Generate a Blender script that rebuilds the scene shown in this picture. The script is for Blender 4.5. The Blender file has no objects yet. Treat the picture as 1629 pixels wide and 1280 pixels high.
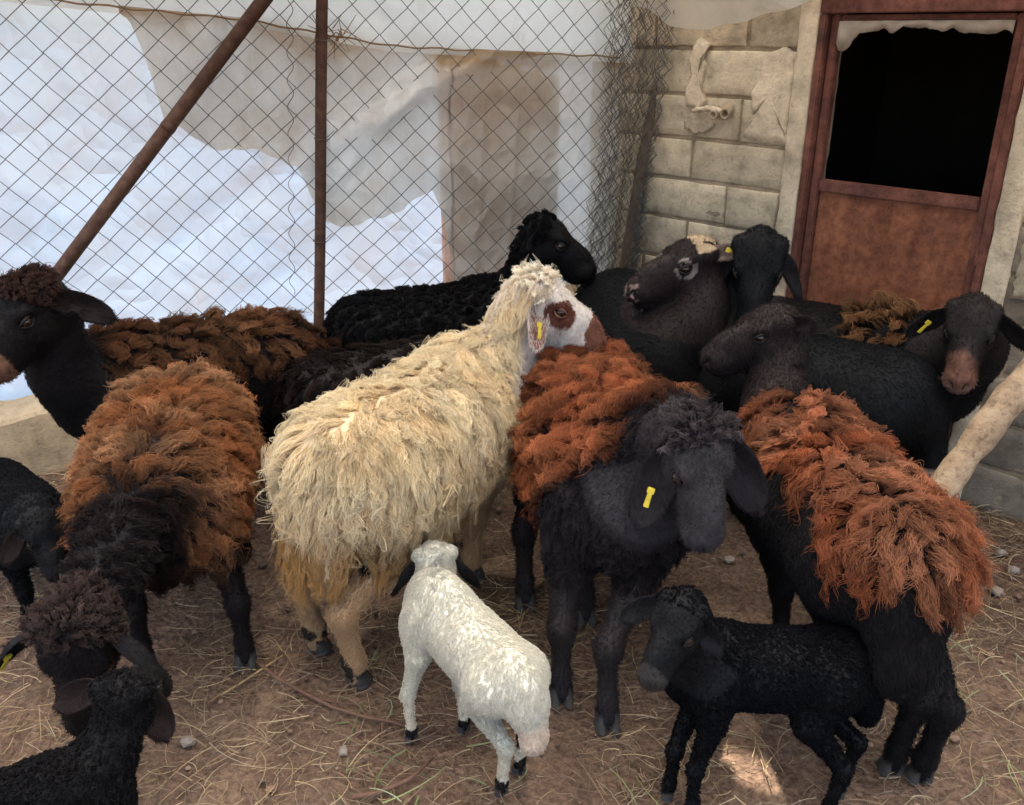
import bpy, bmesh, math, random
import numpy as np
from mathutils import Vector, Matrix, kdtree

random.seed(7)
RNG = np.random.default_rng(11)
sc = bpy.context.scene
COL = sc.collection

# ------------------------------------------------------------------ camera
PW, PH, FOC = 1629.0, 1280.0, 1414.0          # photograph size and focal length in its pixels
CAM_H, PITCH = 1.49, math.radians(22.8)
cam = bpy.data.objects.new('camera', bpy.data.cameras.new('camera'))
COL.objects.link(cam)
cam.data.sensor_fit = 'HORIZONTAL'
cam.data.sensor_width = 36.0
cam.data.lens = FOC / PW * 36.0
cam.data.clip_start, cam.data.clip_end = 0.05, 2000.0
cam.location = (0, 0, CAM_H)
cam.rotation_euler = (math.radians(90) - PITCH, 0, 0)
sc.camera = cam

# ------------------------------------------------------------------ world, sun, exposure
SUN_EL, SUN_AZ = math.radians(60), math.radians(356)   # azimuth: where the sun stands, clockwise from +Y
world = bpy.data.worlds.new('World'); sc.world = world
world.use_nodes = True
wn = world.node_tree
bg = wn.nodes['Background']
sky = wn.nodes.new('ShaderNodeTexSky')
sky.sky_type = 'NISHITA'; sky.sun_disc = False
sky.sun_elevation = SUN_EL; sky.sun_rotation = SUN_AZ
sky.air_density = 1.0; sky.dust_density = 2.5; sky.ozone_density = 1.0
wn.links.new(sky.outputs[0], bg.inputs[0])
bg.inputs[1].default_value = 0.12
sun = bpy.data.objects.new('sun', bpy.data.lights.new('sun', 'SUN'))
COL.objects.link(sun)
sun.data.energy = 4.0; sun.data.angle = math.radians(0.8); sun.data.color = (1.0, 0.93, 0.82)
sdir = Vector((math.sin(SUN_AZ) * math.cos(SUN_EL), math.cos(SUN_AZ) * math.cos(SUN_EL), math.sin(SUN_EL)))
sun.rotation_euler = sdir.to_track_quat('Z', 'Y').to_euler()
vs = sc.view_settings
vs.view_transform = 'Standard'; vs.look = 'None'; vs.gamma = 1.0; vs.use_curve_mapping = False
vs.exposure = 2.2
sc.cycles.use_denoising = True
sc.cycles.max_bounces = 6
sc.cycles.transparent_max_bounces = 8
try:
    sc.cycles_curves.shape = 'RIBBONS'; sc.cycles_curves.subdivisions = 2
except Exception:
    pass

# ------------------------------------------------------------------ helpers: picture <-> place
CP, SP = math.cos(PITCH), math.sin(PITCH)
def at(px, py, D):
    """the point on the sight line through a photo pixel at forward distance D (metres along +Y)"""
    u, v = (px - PW / 2) / FOC, (PH / 2 - py) / FOC
    fy, fz = CP + v * SP, -SP + v * CP
    return Vector((u * D / fy, D, CAM_H + fz * D / fy))
def gnd(px, py, z=0.0):
    u, v = (px - PW / 2) / FOC, (PH / 2 - py) / FOC
    fy, fz = CP + v * SP, -SP + v * CP
    t = (z - CAM_H) / fz
    return Vector((u * t, fy * t, z))
def proj(p):
    x, y, z = p[0], p[1], p[2] - CAM_H
    yc, zc = z * CP + y * SP, y * CP - z * SP
    return (PW / 2 + FOC * x / zc, PH / 2 - FOC * yc / zc)

# ------------------------------------------------------------------ helpers: materials
def mat(name):
    m = bpy.data.materials.new(name); m.use_nodes = True
    nt = m.node_tree
    return m, nt, nt.nodes['Principled BSDF'], nt.nodes, nt.links
def N(nt, t, **kw):
    n = nt.nodes.new(t)
    for k, v in kw.items():
        setattr(n, k, v)
    return n
def ramp(nt, stops):
    r = nt.nodes.new('ShaderNodeValToRGB')
    el = r.color_ramp.elements
    while len(el) > 1: el.remove(el[-1])
    el[0].position = stops[0][0]; el[0].color = (*stops[0][1], 1)
    for p, c in stops[1:]:
        e = el.new(p); e.color = (*c, 1)
    return r
def mixc(nt, fac, a, b, blend='MIX'):
    m = nt.nodes.new('ShaderNodeMix'); m.data_type = 'RGBA'; m.blend_type = blend
    for sock, v in ((m.inputs[0], fac), (m.inputs[6], a), (m.inputs[7], b)):
        if hasattr(v, 'is_linked') or isinstance(v, bpy.types.NodeSocket): nt.links.new(v, sock)
        elif isinstance(v, (int, float)): sock.default_value = v
        else: sock.default_value = (*v, 1)
    return m.outputs[2]
def noise(nt, scale, detail=4, rough=.55, coord='Object', vec=None, dim=None, stretch=None):
    n = nt.nodes.new('ShaderNodeTexNoise')
    n.inputs['Scale'].default_value = scale; n.inputs['Detail'].default_value = detail
    n.inputs['Roughness'].default_value = rough
    if vec is None:
        tc = nt.nodes.new('ShaderNodeTexCoord'); vec = tc.outputs[coord]
    if stretch:
        mp = nt.nodes.new('ShaderNodeMapping'); mp.inputs['Scale'].default_value = stretch
        nt.links.new(vec, mp.inputs[0]); vec = mp.outputs[0]
    nt.links.new(vec, n.inputs['Vector'])
    return n
def bump(nt, h, strength, dist, bsdf):
    b = nt.nodes.new('ShaderNodeBump'); b.inputs['Strength'].default_value = strength
    b.inputs['Distance'].default_value = dist
    nt.links.new(h, b.inputs['Height']); nt.links.new(b.outputs[0], bsdf.inputs['Normal'])

def simple(name, col, rough=.6, spec=.4, bscale=None):
    m, nt, b, nd, lk = mat(name)
    n = noise(nt, bscale or 40, 4)
    c = mixc(nt, n.outputs[0], tuple(x * .6 for x in col), tuple(min(1, x * 1.3) for x in col))
    lk.new(c, b.inputs['Base Color']); b.inputs['Roughness'].default_value = rough
    b.inputs['Specular IOR Level'].default_value = spec
    if bscale: bump(nt, n.outputs[0], .3, .003, b)
    return m

# ------------------------------------------------------------------ helpers: objects
def link(o, parent=None):
    COL.objects.link(o)
    if parent is not None: o.parent = parent
    return o
def tag(o, label=None, cat=None, group=None, kind=None):
    if label: o['label'] = label
    if cat: o['category'] = cat
    if group: o['group'] = group
    if kind: o['kind'] = kind
    return o
def empty(name, loc=(0, 0, 0), rz=0.0):
    e = bpy.data.objects.new(name, None); e.location = loc; e.rotation_euler = (0, 0, rz)
    e.empty_display_size = .1
    return link(e)
def mesh_obj(name, verts, faces, material, parent=None, smooth=True, attr=None):
    me = bpy.data.meshes.new(name)
    me.from_pydata([tuple(v) for v in verts], [], [tuple(f) for f in faces])
    if smooth: me.polygons.foreach_set('use_smooth', [True] * len(me.polygons))
    if attr is not None:
        a = me.attributes.new('col', 'FLOAT_COLOR', 'POINT'); a.data.foreach_set('color', np.asarray(attr, np.float32).ravel())
    me.materials.append(material); me.update()
    return link(bpy.data.objects.new(name, me), parent)
def bm_obj(name, bm, material, parent=None, smooth=False):
    me = bpy.data.meshes.new(name); bm.to_mesh(me); bm.free()
    if smooth: me.polygons.foreach_set('use_smooth', [True] * len(me.polygons))
    me.materials.append(material)
    return link(bpy.data.objects.new(name, me), parent)
def tube(pts, rad, n=6, cap=True):
    """tube along a polyline; returns verts, faces"""
    pts = [Vector(p) for p in pts]
    rad = rad if hasattr(rad, '__len__') else [rad] * len(pts)
    V, F = [], []
    up = None
    for i, p in enumerate(pts):
        t = (pts[min(i + 1, len(pts) - 1)] - pts[max(i - 1, 0)]).normalized()
        if up is None:
            up = t.orthogonal().normalized()
        up = (up - t * up.dot(t)); up = up.normalized() if up.length > 1e-6 else t.orthogonal().normalized()
        s = t.cross(up)
        for k in range(n):
            a = 2 * math.pi * k / n
            V.append(p + (up * math.cos(a) + s * math.sin(a)) * rad[i])
        if i:
            for k in range(n):
                a, b = (i - 1) * n + k, (i - 1) * n + (k + 1) % n
                F.append((a, b, b + n, a + n))
    if cap:
        F.append(tuple(range(n - 1, -1, -1))); m = (len(pts) - 1) * n
        F.append(tuple(range(m, m + n)))
    return V, F
def join_lists(parts):
    V, F = [], []
    for v, f in parts:
        o = len(V); V += list(v); F += [tuple(i + o for i in q) for q in f]
    return V, F
def vnoise(P, scale, seed=0):
    """cheap smooth 3-D value noise in numpy, about -1..1"""
    P = np.asarray(P, np.float32) * scale + 100.0
    i = np.floor(P).astype(np.int64); f = P - i; f = f * f * (3 - 2 * f)
    def h(a, b, c):
        n = (a * 374761393 + b * 668265263 + c * 2147483647 + seed * 974634777) & 0xffffffff
        n = ((n ^ (n >> 13)) * 1274126177) & 0xffffffff
        n = n ^ (n >> 16)
        return (n & 0xffff) / 32767.5 - 1
    x, y, z = i[..., 0], i[..., 1], i[..., 2]
    out = 0
    for a in (0, 1):
        for b in (0, 1):
            for c in (0, 1):
                w = (f[..., 0] if a else 1 - f[..., 0]) * (f[..., 1] if b else 1 - f[..., 1]) * (f[..., 2] if c else 1 - f[..., 2])
                out = out + w * h(x + a, y + b, z + c)
    return out
def sstep(a, b, x):
    t = np.clip((x - a) / (b - a), 0, 1)
    return t * t * (3 - 2 * t)
def nrm(v):
    return v / (np.linalg.norm(v, axis=-1, keepdims=True) + 1e-9)

# ================================================================== SETTING
# ---- materials of the place
def dirt_material():
    m, nt, b, nd, lk = mat('dirt')
    tc = N(nt, 'ShaderNodeTexCoord')
    big = noise(nt, 1.6, 5, .6, vec=tc.outputs['Object']); mid = noise(nt, 9, 6, .65, vec=tc.outputs['Object']); fine = noise(nt, 70, 5, .7, vec=tc.outputs['Object'])
    r1 = ramp(nt, [(.3, (.14, .085, .057)), (.5, (.205, .13, .09)), (.7, (.28, .19, .138))]); lk.new(big.outputs[0], r1.inputs[0])
    r2 = ramp(nt, [(.3, (.085, .058, .042)), (.55, (.22, .145, .104)), (.75, (.35, .25, .18))]); lk.new(mid.outputs[0], r2.inputs[0])
    c = mixc(nt, .5, r1.outputs[0], r2.outputs[0])
    r3 = ramp(nt, [(.3, (.45, .45, .45)), (.6, (1.15, 1.12, 1.08))]); lk.new(fine.outputs[0], r3.inputs[0])
    c = mixc(nt, 1.0, c, r3.outputs[0], 'MULTIPLY')
    lk.new(c, b.inputs['Base Color']); b.inputs['Roughness'].default_value = .95; b.inputs['Specular IOR Level'].default_value = .15
    v = N(nt, 'ShaderNodeTexVoronoi'); v.inputs['Scale'].default_value = 55; lk.new(tc.outputs['Object'], v.inputs['Vector'])
    ad = N(nt, 'ShaderNodeMath', operation='ADD'); lk.new(fine.outputs[0], ad.inputs[0]); lk.new(v.outputs['Distance'], ad.inputs[1])
    bump(nt, ad.outputs[0], .9, .012, b)
    return m
M_DIRT = dirt_material()

# ground: one sheet, fine near the flock and coarse to the horizon
ax_ = np.concatenate([-np.geomspace(400, 3.2, 14), np.linspace(-3, 3, 241), np.geomspace(3.2, 400, 14)])
GX, GY = np.meshgrid(ax_, ax_ + 1.5, indexing='ij')
gp = np.stack([GX, GY, np.zeros_like(GX)], -1)
gz = .006 * vnoise(gp, 5, 1) + .005 * vnoise(gp, 13, 2) + .004 * vnoise(gp, 33, 3) - .010
gz = np.where((np.abs(GX) > 3) | (np.abs(GY - 1.5) > 3), -.012, gz)
gv = np.stack([GX, GY, gz], -1).reshape(-1, 3)
nA = len(ax_); ii = np.arange(nA * nA).reshape(nA, nA)
gq = np.stack([ii[:-1, :-1], ii[1:, :-1], ii[1:, 1:], ii[:-1, 1:]], -1).reshape(-1, 4)
ground = np_mesh_early = None
me = bpy.data.meshes.new('ground'); me.vertices.add(len(gv)); me.vertices.foreach_set('co', gv.astype(np.float32).ravel())
me.loops.add(gq.size); me.loops.foreach_set('vertex_index', gq.astype(np.int32).ravel())
me.polygons.add(len(gq)); me.polygons.foreach_set('loop_start', np.arange(0, gq.size, 4, dtype=np.int32)); me.polygons.foreach_set('use_smooth', np.ones(len(gq), bool))
me.update(calc_edges=True); me.materials.append(M_DIRT)
ground = tag(link(bpy.data.objects.new('ground', me)), kind='structure')

# ---- frames of reference of the wall and the fence
class Plane:
    def __init__(self, o, d):
        self.o = Vector((o[0], o[1], 0)); self.d = Vector((d[0], d[1], 0)).normalized()
        self.n = Vector((self.d.y, -self.d.x, 0))                  # towards the camera side
        if self.n.dot(self.o) > 0: self.n = -self.n
    def __call__(self, s, z, out=0.0):
        return self.o + self.d * s + self.n * out + Vector((0, 0, z))
    def pix(self, px, py, out=0.0):
        r = gnd(px, py, CAM_H - 1) - Vector((0, 0, CAM_H)) if False else at(px, py, 1.0) - Vector((0, 0, CAM_H))
        t = ((self.o + self.n * out).dot(self.n)) / r.dot(self.n)
        p = r * t
        return (p - self.o).dot(self.d), CAM_H + p.z
WALL = Plane((.76, 3.47), (.7025, -.7117))
FENCE = Plane((-1.95, 2.95), (.951, .309))

# ---- block wall
def block_material(name, tint, seed):
    m, nt, b, nd, lk = mat(name)
    oi = N(nt, 'ShaderNodeObjectInfo'); tc = N(nt, 'ShaderNodeTexCoord')
    n1 = noise(nt, 9, 6, .65, vec=tc.outputs['Object']); n2 = noise(nt, 60, 4, .7, vec=tc.outputs['Object']); n3 = noise(nt, 2.2, 3, .5, vec=tc.outputs['Object'])
    r = ramp(nt, [(.28, tuple(x * .55 for x in tint)), (.5, tint), (.72, tuple(min(1, x * 1.28) for x in tint))]); lk.new(n1.outputs[0], r.inputs[0])
    sp = ramp(nt, [(.32, (.35, .33, .30)), (.45, (1, 1, 1))]); lk.new(n2.outputs[0], sp.inputs[0])
    c = mixc(nt, .35, r.outputs[0], mixc(nt, 1.0, r.outputs[0], sp.outputs[0], 'MULTIPLY'))
    va = N(nt, 'ShaderNodeMath', operation='MULTIPLY_ADD'); lk.new(oi.outputs['Random'], va.inputs[0]); va.inputs[1].default_value = .35; va.inputs[2].default_value = .8
    c = mixc(nt, 1.0, c, va.outputs[0], 'MULTIPLY')
    lk.new(c, b.inputs['Base Color']); b.inputs['Roughness'].default_value = .95; b.inputs['Specular IOR Level'].default_value = .15
    ad = N(nt, 'ShaderNodeMath', operation='ADD'); lk.new(n1.outputs[0], ad.inputs[0]); lk.new(n2.outputs[0], ad.inputs[1])
    bump(nt, ad.outputs[0], .8, .006, b)
    return m
M_BLOCK = block_material('cement_block', (.58, .49, .35), 1)
M_BLOCKD = block_material('cement_block_shaded', (.25, .21, .165), 3)  # same block, darker: shade on the lower right wall painted into its colour
M_MORTAR = block_material('mortar', (.33, .265, .18), 2)
M_PLASTER = block_material('plaster', (.56, .47, .34), 4)
def slab(plane, s0, s1, z0, z1, back, front, cuts=6, rough=.003, seed=0, round_=.006):
    """a worn block: gridded box with rounded, uneven edges"""
    nx, nz = max(2, int((s1 - s0) / .03)), max(2, int((z1 - z0) / .03))
    V, F = [], []
    S = np.concatenate([[s0], np.linspace(s0 + .006, s1 - .006, nx + 1), [s1]]); Z = np.concatenate([[z0], np.linspace(z0 + .006, z1 - .006, nz + 1), [z1]]); nx += 2; nz += 2
    g = [[plane(s, z, 0) for z in Z] for s in S]
    P = np.array([[list(q) for q in row] for row in g])
    nn = vnoise(P, 18, seed) * rough + vnoise(P, 45, seed + 1) * rough * .6
    e1 = vnoise(P, 25, seed + 2) * .0025
    for i in range(nx + 1):
        for j in range(nz + 1):
            edge = (i in (0, nx)) or (j in (0, nz))
            out = front + nn[i, j] - (round_ * .7 if edge else 0)
            V.append(plane(S[i] + (e1[i, j] if i in (0, nx) else 0), Z[j] + (e1[i, j] if j in (0, nz) else 0), out))
    for i in range(nx):
        for j in range(nz):
            a = i * (nz + 1) + j
            F.append((a, a + nz + 1, a + nz + 2, a + 1))
    ring = [i * (nz + 1) for i in range(nx + 1)] + [nx * (nz + 1) + j for j in range(1, nz + 1)] + [i * (nz + 1) + nz for i in range(nx - 1, -1, -1)] + [j for j in range(nz - 1, 0, -1)]
    o = len(V)
    for r in ring:
        p = V[r]; V.append(p + plane.n * (back - front))
    for k in range(len(ring)):
        a, b = ring[k], ring[(k + 1) % len(ring)]
        F.append((b, a, o + k, o + (k + 1) % len(ring)))
    F.append(tuple(o + k for k in range(len(ring))))
    return V, F
DOOR0, DOOR1 = .372, 1.035
wall = empty('block_wall', WALL(0, 0, 0))
tag(wall, 'weathered cement block wall with crumbling mortar round the rusty door', 'wall')
def wpart(name, VF, material, parent=wall, smooth=True):
    off = parent.location if parent.parent is None else parent.location
    V, F = VF
    return mesh_obj(name, [Vector(v) - wall.location for v in V], F, material, parent, smooth)
# mortar bed and core, left and right of the door and above it
for s0, s1, z0, z1 in ((-.62, DOOR0, -.05, 2.1), (DOOR1, 2.6, -.05, 2.1), (DOOR0 - .004, DOOR1 + .004, 1.60, 2.1)):
    wpart('mortar', slab(WALL, s0, s1, z0, z1, -.18, -.009, seed=5, rough=.007), M_MORTAR)
COURSES = [-.02, .145, .305, .465, .625, .79, .945, 1.10, 1.26, 1.424, 1.585]
for r in range(len(COURSES) - 1):
    z0, z1 = COURSES[r] + .007, COURSES[r + 1] - .007
    left = [-.60, -.30, .105, .335] if r % 2 else [-.60, -.095, .31]
    if r == 5: left = [-.6, -.32, .075, .30]
    for a, bb in zip(left[:-1], left[1:]):
        wpart('block', slab(WALL, a + .007, bb - .007, z0 + RNG.uniform(-.002, .002), z1, -.1, RNG.uniform(-.004, .005), seed=r * 7 + int(a * 50), rough=.0022), M_BLOCK)
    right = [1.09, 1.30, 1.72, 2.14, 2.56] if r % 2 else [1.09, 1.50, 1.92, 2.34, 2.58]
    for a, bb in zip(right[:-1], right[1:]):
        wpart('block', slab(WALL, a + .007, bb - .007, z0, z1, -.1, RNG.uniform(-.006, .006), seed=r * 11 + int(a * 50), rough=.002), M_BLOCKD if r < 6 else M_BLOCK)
# plaster: jamb strips beside the door and a smeared patch on the blocks
def plaster_patch(poly, out, seed):
    """poly: (s,z) outline; ragged, thin, slightly domed"""
    c = (sum(p[0] for p in poly) / len(poly), sum(p[1] for p in poly) / len(poly))
    pts = []
    for (a, b_), (c_, d_) in zip(poly, poly[1:] + poly[:1]):
        n = max(2, int(math.hypot(c_ - a, d_ - b_) / .015))
        for k in range(n):
            t = k / n; pts.append((a + (c_ - a) * t + random.uniform(-.006, .006), b_ + (d_ - b_) * t + random.uniform(-.006, .006)))
    V = [WALL(s, z, -.008) for s, z in pts]
    n = len(pts)
    for f, o in ((.97, out * .9), (.8, out), (.45, out)):
        V += [WALL(c[0] + (s - c[0]) * f, c[1] + (z - c[1]) * f, o) for s, z in pts]
    V.append(WALL(c[0], c[1], out))
    F = []
    for k in range(3):
        for i in range(n): F.append((k * n + i, k * n + (i + 1) % n, (k + 1) * n + (i + 1) % n, (k + 1) * n + i))
    for i in range(n): F.append((3 * n + i, 3 * n + (i + 1) % n, 4 * n))
    return V, F
wpart('plaster', slab(WALL, .303, .372, -.02, 1.585, -.12, .012, seed=3, rough=.006), M_PLASTER)
wpart('plaster', slab(WALL, 1.035, 1.105, -.02, 1.585, -.12, .014, seed=9, rough=.007), M_PLASTER)
wpart('plaster', plaster_patch([(.13, 1.125), (.20, 1.11), (.298, 1.112), (.300, 1.25), (.298, 1.40), (.26, 1.435), (.22, 1.42), (.17, 1.40), (.18, 1.33), (.14, 1.27), (.155, 1.20)], .007, 3), M_PLASTER)
wpart('plaster', plaster_patch([(-.125, 1.215), (-.07, 1.21), (-.045, 1.24), (-.065, 1.30), (-.05, 1.36), (-.075, 1.41), (-.035, 1.445), (-.10, 1.46), (-.13, 1.40), (-.115, 1.33), (-.135, 1.27)], .014, 4), M_PLASTER)
wpart('plaster', plaster_patch([(-.14, 1.135), (-.08, 1.12), (-.02, 1.13), (.0, 1.16), (-.02, 1.185), (-.06, 1.20), (-.11, 1.195)], .008, 5), M_PLASTER)
wpart('plaster', plaster_patch([(1.12, .72), (1.22, .70), (1.32, .75), (1.44, .86), (1.42, .98), (1.38, 1.1), (1.25, 1.12), (1.13, 1.10)], .008, 6), M_PLASTER)
# cut pipe stubs sticking out of the wall
M_PIPE = block_material('pipe_clay', (.42, .33, .22), 6)
def pipe_stub(s, z, r, l, tilt):
    V = []; F = []; n = 12
    prof = [(-.03, r), (l, r), (l, r * .62), (-.02, r * .6)]
    for o, rr in prof:
        for k in range(n):
            a = 2 * math.pi * k / n
            V.append(WALL(s + rr * math.cos(a) + tilt * o, z + rr * math.sin(a) - .3 * o, o + .004))
    for i in range(3):
        for k in range(n): F.append((i * n + k, i * n + (k + 1) % n, (i + 1) * n + (k + 1) % n, (i + 1) * n + k))
    F.append(tuple(range(3 * n, 4 * n)))
    return V, F
pst = empty('pipe_stub', WALL(.0, 1.215, 0)); tag(pst, 'broken pipe stub set in cement high on the block wall', 'pipe')
for q in (pipe_stub(.055, 1.218, .021, .045, .3), pipe_stub(.015, 1.205, .017, .03, -.2)):
    mesh_obj('pipe_end', [Vector(v) - pst.location for v in q[0]], q[1], M_PIPE, pst)
jr = [WALL(-.09 + .14 * t, 1.205 + .012 * math.sin(t * 3.1), .022) for t in np.linspace(0, 1, 8)]
mesh_obj('cement_collar', *[(lambda VF: ([Vector(v) - pst.location for v in VF[0]], VF[1]))(tube(jr, [.006, .011, .008, .012, .009, .013, .010, .006], 8))][0], M_PLASTER, pst)

# ---- rusty door
def rust_material(name, base, dark, sheen=.5):
    m, nt, b, nd, lk = mat(name)
    tc = N(nt, 'ShaderNodeTexCoord')
    n1 = noise(nt, 5, 6, .65, vec=tc.outputs['Object']); n2 = noise(nt, 34, 5, .7, vec=tc.outputs['Object']); n3 = noise(nt, 14, 4, .6, vec=tc.outputs['Object'], stretch=(1, 1, .15))
    r = ramp(nt, [(.3, dark), (.52, base), (.75, tuple(min(1, x * 1.5) for x in base))]); lk.new(n1.outputs[0], r.inputs[0])
    r2 = ramp(nt, [(.36, (.5, .42, .4)), (.58, (1, 1, 1)), (.8, (1.25, 1.1, .95))]); lk.new(n2.outputs[0], r2.inputs[0])
    c = mixc(nt, .8, r.outputs[0], mixc(nt, 1.0, r.outputs[0], r2.outputs[0], 'MULTIPLY'))
    r3 = ramp(nt, [(.4, (.7, .62, .6)), (.6, (1, 1, 1))]); lk.new(n3.outputs[0], r3.inputs[0])
    c = mixc(nt, .6, c, mixc(nt, 1.0, c, r3.outputs[0], 'MULTIPLY'))
    lk.new(c, b.inputs['Base Color']); b.inputs['Roughness'].default_value = .72; b.inputs['Specular IOR Level'].default_value = .3
    bump(nt, n2.outputs[0], .35, .003, b)
    return m
M_RUST = rust_material('rusty_sheet', (.30, .118, .062), (.145, .055, .034))
M_RUSTF = rust_material('rusty_frame', (.20, .082, .058), (.09, .038, .03))
M_RUSTP = rust_material('rusty_pipe', (.105, .058, .040), (.05, .026, .019))
door = empty('door', WALL(.70, 0, 0)); tag(door, 'rusty red metal door with a dark open upper half and torn paper edge', 'door')
def dpart(name, s0, s1, z0, z1, back, front, material, bev=.004, parent=None, lean=0.0):
    bm = bmesh.new(); vs_ = []
    for a in (0, 1):
        for b_ in (0, 1):
            for c in (0, 1):
                z = (z0, z1)[b_]
                vs_.append(bm.verts.new(WALL((s0, s1)[a], z, (back, front)[c]) - door.location))
    for f in ((0, 1, 3, 2), (4, 6, 7, 5), (0, 4, 5, 1), (2, 3, 7, 6), (0, 2, 6, 4), (1, 5, 7, 3)): bm.faces.new([vs_[i] for i in f])
    bmesh.ops.recalc_face_normals(bm, faces=bm.faces)
    bmesh.ops.bevel(bm, geom=bm.edges[:], offset=bev, segments=2, affect='EDGES')
    return bm_obj(name, bm, material, parent or door)
fr = dpart('frame', .374, .402, -.01, 1.535, -.06, .012, M_RUSTF)
dpart('frame', 1.004, 1.032, -.01, 1.535, -.06, .012, M_RUSTF)
dpart('frame', .374, 1.032, 1.537, 1.592, -.06, .014, M_RUSTF)
dpart('stile', .405, .436, .03, 1.532, -.045, -.012, M_RUSTF)
dpart('stile', .974, 1.001, .03, 1.532, -.045, -.012, M_RUSTF)
dpart('rail', .438, .972, .965, 1.005, -.044, -.010, M_RUSTF)
dpart('rail', .438, .972, .03, .07, -.044, -.012, M_RUSTF)
dpart('rail', .438, .972, 1.512, 1.532, -.044, -.014, M_RUSTF)
dpart('panel', .437, .973, .072, .963, -.036, -.026, M_RUST, .002)
for z in (.25, .80): dpart('hinge', 1.000, 1.008, z, z + .07, -.02, .018, M_RUSTF, .003)
# torn paper strip along the top of the opening
M_PAPER = simple('torn_paper', (.36, .31, .25), .9, .1, 30)
V, F = [], []
ns = 60
edge = [.008 + .018 * abs(math.sin(k * .23 + .8 * math.sin(k * .31))) * (.6 + random.random() * .4) + .014 * abs(math.sin(k * .071 + 1)) for k in range(ns + 1)]
for k in range(ns + 1):
    s_ = .438 + .535 * k / ns
    e = edge[k] * (1.1 if k > 8 else 1.1 + (8 - k) * .30)
    for j, zz in enumerate((1.514, 1.514 - e * .5, 1.514 - e)):
        V.append(WALL(s_, zz, -.004 + .004 * math.sin(k * .5 + j)) - door.location)
for k in range(ns):
    for j in range(2):
        a = k * 3 + j; F.append((a, a + 1, a + 4, a + 3))
pap = mesh_obj('torn_paper', V, F, M_PAPER, door)
md = pap.modifiers.new('thick', 'SOLIDIFY'); md.thickness = .002
# dark room behind the door: floor, walls and ceiling of a closed byre
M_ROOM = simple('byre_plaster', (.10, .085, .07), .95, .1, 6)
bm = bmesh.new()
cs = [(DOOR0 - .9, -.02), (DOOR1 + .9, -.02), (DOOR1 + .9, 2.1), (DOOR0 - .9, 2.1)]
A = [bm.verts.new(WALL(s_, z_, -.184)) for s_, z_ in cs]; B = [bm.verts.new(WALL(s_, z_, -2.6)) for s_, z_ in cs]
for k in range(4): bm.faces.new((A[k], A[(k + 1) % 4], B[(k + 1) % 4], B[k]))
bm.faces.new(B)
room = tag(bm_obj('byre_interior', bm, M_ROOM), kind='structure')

# ---- fence: posts, brace, wires
M_WIRE = simple('galvanised_wire', (.07, .07, .066), .55, .5)
M_WIRER = simple('rusty_wire', (.12, .095, .072), .7, .3)
fence = empty('chain_link_fence', FENCE(1.2, 0, 0)); tag(fence, 'grey chain-link wire fence with a rusty pipe post and slanting pipe brace', 'fence')
def fpart(name, VF, material, parent=None, smooth=True):
    return mesh_obj(name, [Vector(v) - fence.location for v in VF[0]], VF[1], material, parent or fence, smooth)
HW, HZ = .0495, .0475
def lattice(i, j, out=0.0, seed=0):
    s_ = -.42 + i * HW; z_ = .30 + j * HZ
    w = np.array([[s_, z_, .3]])
    ds = .010 * float(vnoise(w, 2.3, 5)[0]); dz = .010 * float(vnoise(w, 1.9, 6)[0])
    return FENCE(s_ + ds + .085 * (z_ - 1.0), z_ + dz - .035 * (s_ - 1.2), out + .012 * float(vnoise(w, 3, 7)[0]))
NI, NJ = 58, 38
for i in range(NI):
    pts = []
    for j in range(NJ):
        k = i + ((i + j) % 2)
        o = .0026 if (j % 2) else -.0026
        p = lattice(k, j, o)
        pts.append(p + Vector((random.uniform(-1, 1), random.uniform(-1, 1), random.uniform(-1, 1))) * .0018)
    fpart('wire', tube(pts, .0021, 5), M_WIRE, smooth=False)
pa, pb = FENCE(1.226, .20, .026), FENCE(1.415, 2.15, .026)
npst = 14
pp = [pa.lerp(pb, t) + FENCE.d * (.003 * math.sin(t * 7)) for t in np.linspace(0, 1, npst)]
post = fpart('post', tube(pp, .0205, 14), M_RUSTP)
ba, bb_ = FENCE(.10, .40, .055), FENCE(1.45, 1.90, .055)
brace = fpart('brace', tube([ba.lerp(bb_, t) for t in np.linspace(0, 1, 12)], .024, 14), M_RUSTP)
jn = ba.lerp(bb_, .52)
fpart('weld_joint', tube([ba.lerp(bb_, .515), ba.lerp(bb_, .522), ba.lerp(bb_, .53)], [.0246, .0262, .0246], 14), M_RUSTP, brace)
# wire ties round the post
for z_ in (.75, 1.12, 1.45):
    t = (z_ - .2) / 1.95; c = pa.lerp(pb, t); ring = []
    for k in range(26):
        a = k / 12 * 2 * math.pi
        ring.append(c + FENCE.d * (.0235 * math.cos(a)) + FENCE.n * (.0235 * math.sin(a)) + Vector((0, 0, .003 * math.sin(a * .7) + k * .0003)))
    ring.append(c + FENCE.d * .05 + Vector((0, 0, .03)))
    fpart('wire_tie', tube(ring, .0013, 4), M_WIRER, post)
# loose selvage strand hanging beside the post
sv = [FENCE(1.20 + .085 * (z_ - 1.0) + .011 * math.sin(z_ * 70), z_, .01 + .006 * math.cos(z_ * 60)) for z_ in np.arange(.55, 1.75, .012)]
fpart('wire', tube(sv, .0014, 4), M_WIRE, smooth=False)
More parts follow.
